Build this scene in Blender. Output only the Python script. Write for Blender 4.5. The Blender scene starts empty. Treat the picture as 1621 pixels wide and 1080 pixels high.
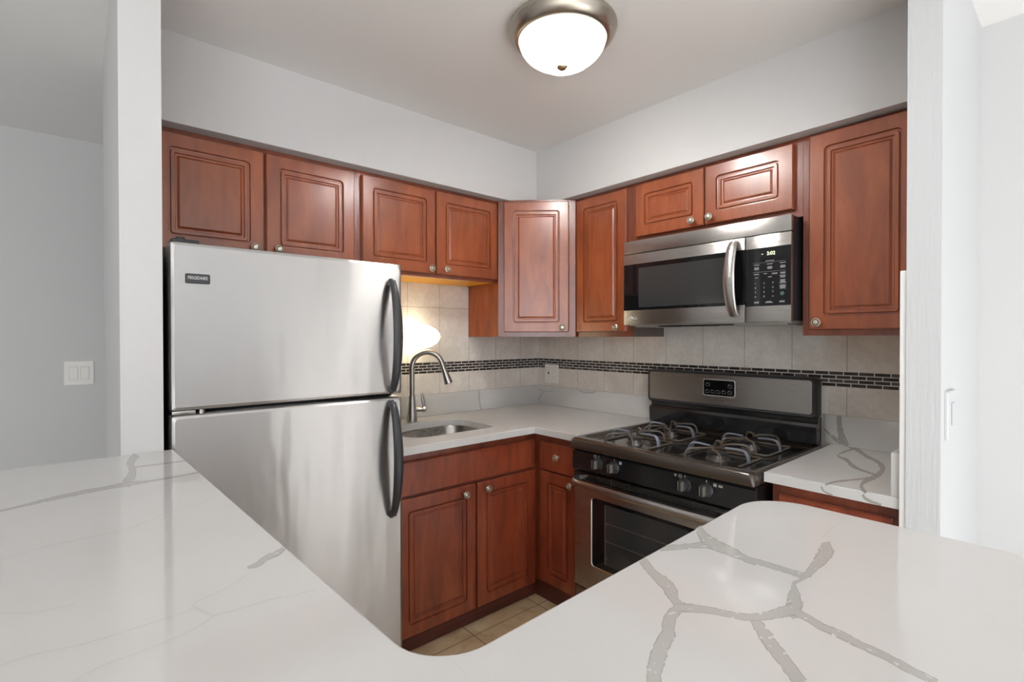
import bpy, bmesh, math, random
from mathutils import Vector, Matrix
random.seed(7)
PI = math.pi
SC = bpy.context.scene
COL = SC.collection

# ------------------------------------------------------------------ camera
YAW, PITCH, ROLL = 0.8571, -0.0081, -0.0012
fw = Vector((math.cos(YAW)*math.cos(PITCH), math.sin(YAW)*math.cos(PITCH), math.sin(PITCH)))
r0 = Vector((math.sin(YAW), -math.cos(YAW), 0)); u0 = r0.cross(fw)
rr = r0*math.cos(ROLL)+u0*math.sin(ROLL); uu = u0*math.cos(ROLL)-r0*math.sin(ROLL)
cam = bpy.data.cameras.new('camera'); camo = bpy.data.objects.new('camera', cam); COL.objects.link(camo)
cam.sensor_width = 36; cam.lens = 795.2444*36/1621; cam.clip_start = .02
M = Matrix.Identity(4)
for i in range(3):
    M[i][0] = rr[i]; M[i][1] = uu[i]; M[i][2] = -fw[i]
M.translation = Vector((-2.308, -2.3991, 1.2803))
camo.matrix_world = M
SC.camera = camo

# ------------------------------------------------------------------ world, window light, exposure
W = bpy.data.worlds.new('world'); SC.world = W; W.use_nodes = True
W.node_tree.nodes['Background'].inputs[0].default_value = (.78, .86, 1, 1)
W.node_tree.nodes['Background'].inputs[1].default_value = .6
SC.view_settings.view_transform = 'Standard'; SC.view_settings.look = 'None'
SC.view_settings.gamma = 1; SC.view_settings.use_curve_mapping = False
SC.view_settings.exposure = 0.03
SC.cycles.use_denoising = True
SC.cycles.max_bounces = 10; SC.cycles.diffuse_bounces = 6; SC.cycles.glossy_bounces = 6
SC.cycles.sample_clamp_indirect = 8

RX0, RY0, ZC = -5.2, -5.4, 2.32      # the living room behind the camera, ceiling height
def window_light(name, loc, rot, sx, sz, power, col=(1, .985, .955)):
    l = bpy.data.lights.new(name, 'AREA'); l.shape = 'RECTANGLE'; l.size = sx; l.size_y = sz
    l.energy = power; l.color = col
    o = bpy.data.objects.new(name, l); COL.objects.link(o); o.location = loc; o.rotation_euler = rot
    return o
#            x0,   x1,  z0,  z1 of each window in the south wall
WINS_S = [(-2.45, -.30, .08, 2.20), (-5.05, -2.6, .08, 2.20)]
WINS_W = [(-5.28, -4.25, .9, 2.1)]
for x0, x1, z0, z1 in WINS_S:
    window_light('window_daylight', ((x0+x1)/2, RY0+.01, (z0+z1)/2), (PI/2, 0, 0), x1-x0, z1-z0, 11 if x0 > -2.5 else 46)
for y0, y1, z0, z1 in WINS_W:
    window_light('window_daylight', (RX0+.01, (y0+y1)/2, (z0+z1)/2), (PI/2, 0, -PI/2), y1-y0, z1-z0, 36, (.82, .91, 1))

sun = bpy.data.lights.new('bounce_sun', 'SUN'); sun.energy = 16; sun.angle = .01; sun.color = (1, .985, .96)  # added sun: bounces off the living-room floor to brighten the ceiling
suno = bpy.data.objects.new('bounce_sun', sun); COL.objects.link(suno); suno.rotation_euler = (math.radians(52), 0, 0); suno.location = (-2, -8, 4)

# ------------------------------------------------------------------ materials
def lin(c):
    return tuple(((v/255)/12.92 if v/255 <= .04045 else ((v/255+.055)/1.055)**2.4) for v in c)
def mat(name, c, rough=.5, metal=0., spec=.5, coat=0., emis=None, es=0.):
    m = bpy.data.materials.new(name); m.use_nodes = True
    b = m.node_tree.nodes['Principled BSDF']
    cc = lin(c) if max(c) > 1.0 else c
    b.inputs['Base Color'].default_value = (*cc, 1); b.inputs['Roughness'].default_value = rough
    b.inputs['Metallic'].default_value = metal; b.inputs['Specular IOR Level'].default_value = spec
    b.inputs['Coat Weight'].default_value = coat; b.inputs['Coat Roughness'].default_value = .12 if rough < .3 else .24
    if emis:
        b.inputs['Emission Color'].default_value = (*emis, 1); b.inputs['Emission Strength'].default_value = es
    return m
class N:
    """small node-tree helper on a principled material"""
    def __init__(s, m): s.m = m; s.t = m.node_tree; s.b = s.t.nodes['Principled BSDF']
    def n(s, ty, **kw):
        x = s.t.nodes.new(ty)
        for k, v in kw.items():
            if k in x.inputs: x.inputs[k].default_value = v
            else: setattr(x, k, v)
        return x
    def l(s, a, ao, b, bi): s.t.links.new(a.outputs[ao], b.inputs[bi])
    def coord(s, scale=(1, 1, 1), rnd=False, kind='Object'):
        tc = s.n('ShaderNodeTexCoord'); mp = s.n('ShaderNodeMapping'); mp.inputs['Scale'].default_value = scale
        if kind == 'World':
            g = s.n('ShaderNodeNewGeometry'); s.l(g, 'Position', mp, 'Vector')
        else: s.l(tc, kind, mp, 'Vector')
        if rnd:
            oi = s.n('ShaderNodeObjectInfo'); ml = s.n('ShaderNodeMath', operation='MULTIPLY'); ml.inputs[1].default_value = 37.
            s.l(oi, 'Random', ml, 0); cx = s.n('ShaderNodeCombineXYZ')
            for q in 'XYZ': s.l(ml, 0, cx, q)
            s.l(cx, 0, mp, 'Location')
        return mp
    def noise(s, mp, scale, detail=4, rough=.55, dist=0.):
        x = s.n('ShaderNodeTexNoise'); x.inputs['Scale'].default_value = scale; x.inputs['Detail'].default_value = detail
        x.inputs['Roughness'].default_value = rough; x.inputs['Distortion'].default_value = dist
        s.l(mp, 0, x, 'Vector'); return x
    def ramp(s, src, out, stops):
        r = s.n('ShaderNodeValToRGB'); s.l(src, out, r, 0)
        e = r.color_ramp.elements
        while len(e) > 1: e.remove(e[-1])
        for i, (p, c) in enumerate(stops):
            c = lin(c) if max(c) > 1.0 else c
            x = e[0] if i == 0 else e.new(p)
            x.position = p; x.color = (*c, 1)
        return r
    def bump(s, src, out, strength, dist=.001):
        b = s.n('ShaderNodeBump'); b.inputs['Strength'].default_value = strength; b.inputs['Distance'].default_value = dist
        s.l(src, out, b, 'Height'); s.l(b, 0, s.b, 'Normal'); return b

def paint(name, c, rough=.55, bump=.12, scale=90):
    m = mat(name, c, rough, spec=.3); h = N(m); mp = h.coord(kind='World')
    h.bump(h.noise(mp, scale, 3), 'Fac', bump, .002); return m
M_wall = paint('wall_paint', (208, 208, 208))
M_ceil = paint('ceiling_paint', (238, 236, 234), .7)
M_jamb = paint('brushed_wall_paint', (204, 206, 208), .5, .5, 40)
h = N(M_jamb); mp = h.coord((9, 9, .8), kind='World'); h.bump(h.noise(mp, 14, 4), 'Fac', .55, .003)
M_trim = mat('white_trim', (232, 232, 231), .4)

def wood(name, c0, c1, c2, rough=.34, coat=.9, gs=(6, 6, 1.3)):
    m = mat(name, c1, rough, coat=coat); h = N(m); mp = h.coord(gs, True)
    a = h.noise(mp, 2.6, 6, .58, .8); r = h.ramp(a, 'Fac', [(.28, c0), (.5, c1), (.74, c2)])
    mp2 = h.coord((1.6, 1.6, .9), True); b = h.noise(mp2, 2.2, 3, .5, .6)
    r2 = h.ramp(b, 'Fac', [(.35, (.78, .75, .72)), (.66, (1.0, 1.0, 1.0))])
    mx = h.n('ShaderNodeMix', data_type='RGBA', blend_type='MULTIPLY'); mx.inputs['Factor'].default_value = .8
    h.l(r, 0, mx, 'A'); h.l(r2, 0, mx, 'B'); h.l(mx, 'Result', h.b, 'Base Color')
    fine = h.noise(h.coord((60, 60, 3), True), 8, 3); h.bump(fine, 'Fac', .05, .0006)
    return m
M_cherry = wood('cherry_wood', (132, 62, 31), (154, 78, 41), (172, 93, 50))
M_base = wood('dark_cherry_wood', (112, 46, 28), (138, 62, 37), (158, 78, 46))
M_frame = wood('cherry_frame_wood', (108, 48, 29), (130, 62, 37), (148, 74, 44))
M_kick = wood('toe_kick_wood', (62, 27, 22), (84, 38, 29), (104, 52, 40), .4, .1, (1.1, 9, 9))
M_side = wood('cabinet_side_veneer', (128, 58, 20), (165, 82, 30), (182, 98, 40), .35, .2)
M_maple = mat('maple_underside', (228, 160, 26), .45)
M_under = mat('grey_brown_underside', (104, 92, 88), .5)

def steel(name, c, rough, stretch, bump=.04, wob=0., aniso=0.):
    m = mat(name, c, rough, 1.); h = N(m); mp = h.coord(stretch)
    if aniso:
        ge = h.n('ShaderNodeNewGeometry'); tg = h.n('ShaderNodeVectorMath', operation='CROSS_PRODUCT'); tg.inputs[1].default_value = (0, .02, 1)
        h.l(ge, 'Normal', tg, 0); h.l(tg, 0, h.b, 'Tangent')        # brushed horizontally
        h.b.inputs['Anisotropic'].default_value = aniso; h.b.inputs['Anisotropic Rotation'].default_value = .25
    n1 = h.noise(mp, 30, 4, .7); r = h.n('ShaderNodeMapRange'); h.l(n1, 'Fac', r, 0)
    r.inputs[3].default_value = rough-.06; r.inputs[4].default_value = rough+.08; h.l(r, 0, h.b, 'Roughness')
    bp = h.bump(n1, 'Fac', bump, .0004)
    if wob:
        mp2 = h.coord((2.2, 1, .5)); n2 = h.noise(mp2, 4.5, 2, .4)
        b2 = h.n('ShaderNodeBump'); b2.inputs['Strength'].default_value = wob; b2.inputs['Distance'].default_value = .02
        h.l(n2, 'Fac', b2, 'Height'); h.l(b2, 0, bp, 'Normal')
    return m
M_steel = steel('brushed_steel', (196, 194, 191), .28, (.6, 40, 40), .04, 0., .7)
M_fridge = steel('fridge_brushed_steel', (200, 199, 198), .33, (.5, 30, 60), .05, .28, .92)
M_nickel = steel('satin_nickel', (176, 172, 166), .28, (40, 40, 1))
M_sink = steel('sink_steel', (170, 167, 162), .26, (2, 30, 30))
M_knob = mat('knob_silver', (222, 214, 200), .3, .85)
M_knobd = mat('knob_recess', (88, 78, 68), .4, 1.)
M_blk = mat('black_enamel', (.012, .012, .013), .12, coat=.5)
M_blkm = mat('black_matte_plastic', (.022, .022, .025), .42)
M_hdl = mat('charcoal_handle_plastic', (.035, .036, .04), .38)
M_gap = mat('dark_gap', (.004, .004, .004), .8)
M_glassb = mat('black_glass', (.006, .006, .007), .05, spec=.6)
M_pane = mat('smoky_glass', (.035, .036, .037), .06, spec=.6)
M_deck = mat('cooktop_enamel', (.014, .013, .012), .1, coat=.6)
M_rim = mat('cooktop_rim_enamel', (.045, .034, .027), .16, coat=.6)
M_grate = mat('grate_sheen_enamel', (.20, .225, .28), .28, coat=.3)  # blue-grey puts reflected light on the straps into their colour
M_wire = mat('grate_wire_enamel', (.10, .078, .062), .32, coat=.3)
M_alu = mat('burner_aluminium', (140, 138, 135), .4, 1.)
M_white = mat('white_plastic', (236, 235, 230), .35)
M_sand = mat('plate_print', (188, 184, 176), .4)
M_print = mat('white_print', (225, 225, 225), .5)
M_printg = mat('grey_print', (150, 150, 152), .5)
M_dkprint = mat('dark_print', (52, 50, 48), .5)
M_led = mat('clock_digits', (.8, .85, .5), .5, emis=(.85, .95, .55), es=1.6)
M_mesh = mat('filter_mesh', (176, 174, 170), .4, .6)
M_tile_w = mat('white_grout', (226, 222, 215), .8)

# quartz
def quartz(name, c, r=.06):
    m = mat(name, c, r, spec=.5); h = N(m); mp = h.coord(kind='World')
    n1 = h.noise(mp, 3.5, 5); rp = h.ramp(n1, 'Fac', [(.3, tuple(v*.975 for v in c)), (.7, c)]); h.l(rp, 0, h.b, 'Base Color'); return m
M_quartz = quartz('white_quartz', (206, 206, 205))
def veinmat(name, mid, edge, opac):
    m = mat(name, mid, .12); h = N(m)
    uv = h.n('ShaderNodeUVMap'); sp = h.n('ShaderNodeSeparateXYZ'); h.l(uv, 0, sp, 0)
    a = h.n('ShaderNodeMath', operation='SUBTRACT'); a.inputs[1].default_value = .5; h.l(sp, 'Y', a, 0)
    b = h.n('ShaderNodeMath', operation='ABSOLUTE'); h.l(a, 0, b, 0)
    c = h.n('ShaderNodeMath', operation='MULTIPLY'); c.inputs[1].default_value = 2.; h.l(b, 0, c, 0)
    mp = h.coord(kind='World'); n1 = h.noise(mp, 60, 5, .7)
    d = h.n('ShaderNodeMath', operation='MULTIPLY_ADD'); d.inputs[1].default_value = .9; h.l(n1, 'Fac', d, 0); h.l(c, 0, d, 2)   # |v| + .7 noise
    op = h.ramp(d, 0, [(.0, (1.,)*3), (.60, (1.,)*3), (.61, (1.,)*3)])
    mr = h.n('ShaderNodeMapRange'); mr.inputs[1].default_value = 1.24; mr.inputs[2].default_value = 1.25
    mr.inputs[3].default_value = opac; mr.inputs[4].default_value = 0.; h.l(d, 0, mr, 0)
    n2 = h.noise(mp, 110, 3, .6); sp2 = h.n('ShaderNodeMapRange'); sp2.inputs[1].default_value = .63; sp2.inputs[2].default_value = .64
    sp2.inputs[3].default_value = 1.; sp2.inputs[4].default_value = 0.; h.l(n2, 'Fac', sp2, 0)
    al = h.n('ShaderNodeMath', operation='MULTIPLY'); h.l(mr, 0, al, 0); h.l(sp2, 0, al, 1); h.l(al, 0, h.b, 'Alpha')
    er = h.n('ShaderNodeMapRange'); er.inputs[1].default_value = 1.05; er.inputs[2].default_value = 1.24; h.l(d, 0, er, 0)
    mx = h.n('ShaderNodeMix', data_type='RGBA'); mx.inputs['A'].default_value = (*lin(mid), 1); mx.inputs['B'].default_value = (*lin(edge), 1)
    h.l(er, 0, mx, 'Factor'); h.l(mx, 'Result', h.b, 'Base Color')
    return m
M_vein = veinmat('quartz_vein', (178, 177, 174), (158, 157, 154), 1.)
M_veind = veinmat('quartz_dark_vein', (160, 157, 152), (126, 123, 119), 1.)
M_faint = veinmat('quartz_faint_vein', (198, 197, 195), (200, 199, 197), 1.)

# stone tile field, with joints on an exact grid; axis 'x' for the back wall, 'y' for the side wall
def tilemat(name, axis, off):
    m = mat(name, (206, 198, 188), .35); h = N(m)
    g = h.n('ShaderNodeNewGeometry'); sp = h.n('ShaderNodeSeparateXYZ'); h.l(g, 'Position', sp, 0)
    def joint(src, out, off, w, half):
        a = h.n('ShaderNodeMath', operation='SUBTRACT'); a.inputs[1].default_value = off; h.l(src, out, a, 0)
        p = h.n('ShaderNodeMath', operation='PINGPONG'); p.inputs[1].default_value = w/2; h.l(a, 0, p, 0)
        c = h.n('ShaderNodeMath', operation='LESS_THAN'); c.inputs[1].default_value = half; h.l(p, 0, c, 0); return c
    j1 = joint(sp, 'X' if axis == 'x' else 'Y', off, .2019, .0011)
    j2 = joint(sp, 'Z', 1.443, .305, .0011)
    mx = h.n('ShaderNodeMath', operation='MAXIMUM'); h.l(j1, 0, mx, 0); h.l(j2, 0, mx, 1)
    mp = h.coord(kind='World'); n1 = h.noise(mp, 7, 5, .6, .5); n2 = h.noise(mp, 60, 4, .6)
    ad = h.n('ShaderNodeMath', operation='MULTIPLY_ADD'); ad.inputs[1].default_value = .5; h.l(n2, 'Fac', ad, 0); h.l(n1, 'Fac', ad, 2)
    rp = h.ramp(ad, 0, [(.45, (206, 199, 190)), (.72, (220, 214, 207)), (.98, (234, 230, 225))])
    mc = h.n('ShaderNodeMix', data_type='RGBA'); mc.inputs['B'].default_value = (*lin((150, 142, 133)), 1)
    h.l(mx, 0, mc, 'Factor'); h.l(rp, 0, mc, 'A'); h.l(mc, 'Result', h.b, 'Base Color')
    iv = h.n('ShaderNodeMath', operation='SUBTRACT'); iv.inputs[0].default_value = 1.; h.l(mx, 0, iv, 1)
    h.bump(iv, 0, .35, .0012); return m
M_tile_b = tilemat('stone_tile_back', 'x', -.5697)
M_tile_s = tilemat('stone_tile_side', 'y', -.5535)
def mosaicmat():
    m = mat('mosaic_brick', (70, 62, 58), .22); h = N(m); mp = h.coord(kind='Object')
    oi = h.noise(mp, 26, 2); n2 = h.noise(mp, 120, 4, .7, 2.)
    at = h.n('ShaderNodeAttribute'); at.attribute_name = 'tone'
    rp = h.ramp(at, 'Fac', [(0., (44, 38, 36)), (.6, (66, 58, 55)), (1., (104, 96, 92))])
    r2 = h.ramp(n2, 'Fac', [(.45, (.85, .85, .85)), (.7, (1.6, 1.55, 1.5))])
    mx = h.n('ShaderNodeMix', data_type='RGBA', blend_type='MULTIPLY'); mx.inputs['Factor'].default_value = .7
    h.l(rp, 0, mx, 'A'); h.l(r2, 0, mx, 'B'); h.l(mx, 'Result', h.b, 'Base Color'); return m
M_mosaic = mosaicmat()
def floormat():
    m = mat('floor_tile', (176, 152, 122), .28); h = N(m)
    g = h.n('ShaderNodeNewGeometry'); sp = h.n('ShaderNodeSeparateXYZ'); h.l(g, 'Position', sp, 0)
    js = []
    for ax, off in (('X', -1.029), ('Y', -.672)):
        a = h.n('ShaderNodeMath', operation='SUBTRACT'); a.inputs[1].default_value = off; h.l(sp, ax, a, 0)
        p = h.n('ShaderNodeMath', operation='PINGPONG'); p.inputs[1].default_value = .19; h.l(a, 0, p, 0)
        c = h.n('ShaderNodeMath', operation='LESS_THAN'); c.inputs[1].default_value = .0022; h.l(p, 0, c, 0); js.append(c)
    mx = h.n('ShaderNodeMath', operation='MAXIMUM'); h.l(js[0], 0, mx, 0); h.l(js[1], 0, mx, 1)
    mp = h.coord(kind='World'); n1 = h.noise(mp, 9, 6, .65, .6)
    rp = h.ramp(n1, 'Fac', [(.3, (158, 132, 100)), (.5, (180, 155, 122)), (.72, (200, 180, 150))])
    mc = h.n('ShaderNodeMix', data_type='RGBA'); mc.inputs['B'].default_value = (*lin((96, 80, 64)), 1)
    h.l(mx, 0, mc, 'Factor'); h.l(rp, 0, mc, 'A'); h.l(mc, 'Result', h.b, 'Base Color')
    iv = h.n('ShaderNodeMath', operation='SUBTRACT'); iv.inputs[0].default_value = 1.; h.l(mx, 0, iv, 1)
    h.bump(iv, 0, .4, .002); return m
M_floor = floormat()
M_floor2 = paint('pale_living_room_floor', (210, 209, 207), .4, .05)
def domemat(name, c, e, base, spots):
    """glass lit from inside: an even glow plus a hot spot in front of each bulb (object coordinates)"""
    m = mat(name, c, .25, emis=e, es=base); h = N(m); mp = h.coord(); n1 = h.noise(mp, 9, 3, .5, 1.)
    r = h.n('ShaderNodeMapRange'); r.inputs[1].default_value = .3; r.inputs[2].default_value = .7
    r.inputs[3].default_value = base*.85; r.inputs[4].default_value = base*1.15; h.l(n1, 'Fac', r, 0); last = r
    tc = h.n('ShaderNodeTexCoord')
    for p, rad, s in spots:
        d = h.n('ShaderNodeVectorMath', operation='DISTANCE'); d.inputs[1].default_value = p; h.l(tc, 'Object', d, 0)
        q = h.n('ShaderNodeMapRange'); q.interpolation_type = 'SMOOTHERSTEP'; q.inputs[1].default_value = 0; q.inputs[2].default_value = rad
        q.inputs[3].default_value = s; q.inputs[4].default_value = 0; h.l(d, 'Value', q, 0)
        a = h.n('ShaderNodeMath', operation='ADD'); h.l(last, 0, a, 0); h.l(q, 0, a, 1); last = a
    h.l(last, 0, h.b, 'Emission Strength'); return m
M_ring = mat('lamp_nickel_ring', (186, 178, 166), .32, 1.)
M_ringd = mat('lamp_bronze', (150, 128, 98), .35, 1.)
M_dome = domemat('alabaster_glass', (240, 235, 228), (1., .965, .92), 0.95, [((-.035, -.05, -.02), .062, 560), ((.06, .03, -.02), .062, 560)])
M_sconce = domemat('sconce_glass', (246, 240, 225), (1., .86, .58), 2.5, [((-.02, 0, 0), .11, 20)])

# ------------------------------------------------------------------ mesh builder
def rot2d(name):
    return {'B': 0., 'S': -PI/2, 'D': -PI/4}[name]
class MB:
    def __init__(s): s.v = []; s.f = []; s.m = []; s.sm = []; s.uv = {}; s.tone = {}
    def face(s, idx, mi=0, sm=False): s.f.append(tuple(idx)); s.m.append(mi); s.sm.append(sm)
    def quad(s, pts, mi=0, sm=False):
        b = len(s.v); s.v += [tuple(p) for p in pts]; s.face(range(b, b+len(pts)), mi, sm)
    def box(s, x0, x1, y0, y1, z0, z1, bev=0., mi=0, seg=2):
        bm = bmesh.new()
        vs = [bm.verts.new((x, y, z)) for x in (x0, x1) for y in (y0, y1) for z in (z0, z1)]
        for q in ((0, 1, 3, 2), (4, 6, 7, 5), (0, 4, 5, 1), (2, 3, 7, 6), (0, 2, 6, 4), (1, 5, 7, 3)): bm.faces.new([vs[i] for i in q])
        if bev:
            bmesh.ops.bevel(bm, geom=list(bm.edges), offset=bev, segments=seg, affect='EDGES', profile=.6)
        s.addbm(bm, mi, bool(bev)); return s
    def addbm(s, bm, mi=0, sm=False):
        bmesh.ops.recalc_face_normals(bm, faces=bm.faces)
        b = len(s.v); bm.verts.index_update()
        s.v += [tuple(v.co) for v in bm.verts]
        for f in bm.faces: s.face([b+v.index for v in f.verts], mi, sm)
        bm.free()
    def rings(s, rings, cap0=True, cap1=True, mi=0, sm=False, closed=True):
        n = len(rings[0]); bs = []
        for r in rings: bs.append(len(s.v)); s.v += [tuple(p) for p in r]
        for a, b in zip(bs, bs[1:]):
            for i in range(n if closed else n-1):
                j = (i+1) % n; s.face((a+i, a+j, b+j, b+i), mi, sm)
        if sm:                       # smooth-sided: the flat caps get corners of their own
            if cap0: s.quad(list(rings[0])[::-1], mi)
            if cap1: s.quad(rings[-1], mi)
            return s
        if cap0: s.face(range(bs[0]+n-1, bs[0]-1, -1), mi)
        if cap1: s.face(range(bs[-1], bs[-1]+n), mi)
        return s
    def lathe(s, prof, c, axis='z', n=32, mi=0, sm=True, cap=True):
        """prof: (radius, height along axis); axis 'z' up, '-y' toward the viewer, 'x' right, or a Vector"""
        ax = {'z': Vector((0, 0, 1)), '-z': Vector((0, 0, -1)), '-y': Vector((0, -1, 0)), 'x': Vector((1, 0, 0)), 'y': Vector((0, 1, 0))}.get(axis, axis) if isinstance(axis, str) else axis
        ax = ax.normalized(); t = Vector((1, 0, 0)) if abs(ax.x) < .9 else Vector((0, 0, 1))
        e1 = ax.cross(t).normalized(); e2 = ax.cross(e1); c = Vector(c); R = []
        for r, hh in prof:
            R.append([c+ax*hh+(e1*math.cos(2*PI*i/n)+e2*math.sin(2*PI*i/n))*max(r, 1e-5) for i in range(n)])
        return s.rings(R, cap, cap, mi, sm)
    def tube(s, path, rad, n=12, mi=0, cap=True, ell=None, up=None):
        """round (or elliptical: ell=(a, b)) sweep along a path"""
        P = [Vector(p) for p in path]; R = []; prev = None
        for i, p in enumerate(P):
            t = (P[min(i+1, len(P)-1)]-P[max(i-1, 0)]).normalized()
            if prev is None:
                a = Vector(up) if up else (Vector((0, 0, 1)) if abs(t.z) < .9 else Vector((1, 0, 0)))
                e1 = (a-t*a.dot(t)).normalized()
            else: e1 = (prev-t*prev.dot(t)).normalized()
            prev = e1; e2 = t.cross(e1)
            r = rad[i] if isinstance(rad, (list, tuple)) else rad
            a, b = (ell[i] if isinstance(ell, list) else ell) if ell else (r, r)
            R.append([p+e1*(a*math.cos(2*PI*k/n))+e2*(b*math.sin(2*PI*k/n)) for k in range(n)])
        return s.rings(R, cap, cap, mi, True)
    def ribbon(s, pts, mi, place):
        """vein: a list of (a, b, a', b') across-pairs on a surface; place(a, b) gives the 3D point"""
        d = 0.; L = []
        for i, (a, b, c, e) in enumerate(pts):
            L.append((place(a, b), place(c, e)))
        fine = []
        for i in range(len(L)-1):
            for k in range(4):
                t = k/4
                def cr(q):
                    p0 = Vector(L[max(i-1, 0)][q]); p1 = Vector(L[i][q]); p2 = Vector(L[i+1][q]); p3 = Vector(L[min(i+2, len(L)-1)][q])
                    return .5*((2*p1)+(p2-p0)*t+(2*p0-5*p1+4*p2-p3)*t*t+(3*p1-p0-3*p2+p3)*t**3)
                fine.append((cr(0), cr(1)))
        fine.append((Vector(L[-1][0]), Vector(L[-1][1])))
        for i in range(len(fine)-1):
            b = len(s.v); s.v += [tuple(fine[i][0]), tuple(fine[i][1]), tuple(fine[i+1][1]), tuple(fine[i+1][0])]
            s.uv[len(s.f)] = [(i*.1, 0), (i*.1, 1), (i*.1+.1, 1), (i*.1+.1, 0)]
            s.face((b, b+1, b+2, b+3), mi)
    def text(s, body, size, org, right=(1, 0, 0), up=(0, 0, 1), mi=0, depth=.0003, align='CENTER', sx=1.):
        cu = bpy.data.curves.new('lettering', 'FONT'); cu.body = body; cu.size = size; cu.align_x = align; cu.align_y = 'CENTER'
        cu.extrude = depth; cu.resolution_u = 3
        o = bpy.data.objects.new('lettering', cu); COL.objects.link(o)
        dg = bpy.context.evaluated_depsgraph_get(); me = o.evaluated_get(dg).to_mesh()
        b = len(s.v); R = Vector(right); U = Vector(up); F = R.cross(U)
        s.v += [tuple(Vector(org)+R*(v.co.x*sx)+U*v.co.y+F*v.co.z) for v in me.vertices]
        for p in me.polygons: s.face([b+i for i in p.vertices], mi)
        o.evaluated_get(dg).to_mesh_clear(); bpy.data.objects.remove(o); bpy.data.curves.remove(cu)
        return s
    def build(s, name, mats, parent=None, org=(0, 0, 0), label=None, recalc=True):
        me = bpy.data.meshes.new(name)
        if not isinstance(mats, (list, tuple)): mats = [mats]
        lo = [min(v[i] for v in s.v) for i in range(3)]; hi = [max(v[i] for v in s.v) for i in range(3)]
        c = Vector([(a+b)/2 for a, b in zip(lo, hi)])
        if parent is None: c = Vector((c.x, c.y, lo[2]))
        me.from_pydata([tuple(Vector(v)-c) for v in s.v], [], s.f)
        for m in mats: me.materials.append(m)
        for p, mi, sm in zip(me.polygons, s.m, s.sm): p.material_index = mi; p.use_smooth = sm
        if s.uv:
            ul = me.uv_layers.new(name='UVMap')
            for fi, uvs in s.uv.items():
                for li, q in zip(me.polygons[fi].loop_indices, uvs): ul.data[li].uv = q
        if s.tone:
            at = me.attributes.new('tone', 'FLOAT', 'FACE')
            for fi in range(len(s.f)): at.data[fi].value = s.tone.get(fi, 0.)
        if recalc and not s.uv:
            bm = bmesh.new(); bm.from_mesh(me); bmesh.ops.recalc_face_normals(bm, faces=bm.faces); bm.to_mesh(me); bm.free()
        me.update()
        o = bpy.data.objects.new(name, me); COL.objects.link(o)
        if any(s.sm):
            try: me.set_sharp_from_angle(angle=math.radians(38))
            except Exception: pass
        o.location = c-Vector(org)
        if parent is not None: o.parent = parent
        if label: o['label'] = label
        return o
def rrect(x0, x1, z0, z1, r, n=5):
    """rounded rectangle points (a, b), counter-clockwise"""
    P = []
    for cx, cz, a0 in ((x1-r, z1-r, 0), (x0+r, z1-r, PI/2), (x0+r, z0+r, PI), (x1-r, z0+r, 1.5*PI)):
        for i in range(n): 
            a = a0+(PI/2)*i/(n-1); P.append((cx+r*math.cos(a), cz+r*math.sin(a)))
    return P
def fillet(poly, n=8):
    """poly: (x, y, radius) -> rounded polygon"""
    out = []; k = len(poly)
    for i, (x, y, r) in enumerate(poly):
        p = Vector((x, y)); a = Vector(poly[i-1][:2]); b = Vector(poly[(i+1) % k][:2])
        if r <= 0: out.append((x, y)); continue
        d1 = (a-p).normalized(); d2 = (b-p).normalized(); ang = d1.angle(d2); t = r/math.tan(ang/2)
        c = p+(d1+d2).normalized()*(r/math.sin(ang/2)); s = p+d1*t-c; e = p+d2*t-c
        a0 = math.atan2(s.y, s.x); a1 = math.atan2(e.y, e.x); da = (a1-a0+PI) % (2*PI)-PI
        for j in range(n+1): out.append((c.x+r*math.cos(a0+da*j/n), c.y+r*math.sin(a0+da*j/n)))
    return out
def thing(name, label, cat, frame='B', org=(0, 0, 0), group=None):
    """an Empty at the thing's base; org is in the frame's own coordinates (right, inwards, up)"""
    o = bpy.data.objects.new(name, None); COL.objects.link(o); o.empty_display_size = .1
    R = Matrix.Rotation(rot2d(frame), 4, 'Z'); o.location = R @ Vector(org); o.rotation_euler = (0, 0, rot2d(frame))
    tag(o, label, cat, group); o['_'] = 0; del o['_']
    return o
def tag(o, label, cat, group=None):
    o['label'] = label; o['category'] = cat
    if group: o['group'] = group
    return o
def struct(name, mb, m, label=None):
    o = mb.build(name, m); o['kind'] = 'structure'
    if label: o['label'] = label
    return o
def smooth(ctrl, k=6):
    P = [Vector(p) for p in ctrl]; out = []
    for i in range(len(P)-1):
        p0 = P[max(i-1, 0)]; p1 = P[i]; p2 = P[i+1]; p3 = P[min(i+2, len(P)-1)]
        for j in range(k):
            t = j/k; out.append(.5*((2*p1)+(p2-p0)*t+(2*p0-5*p1+4*p2-p3)*t*t+(3*p1-p0-3*p2+p3)*t**3))
    out.append(P[-1]); return out

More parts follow.
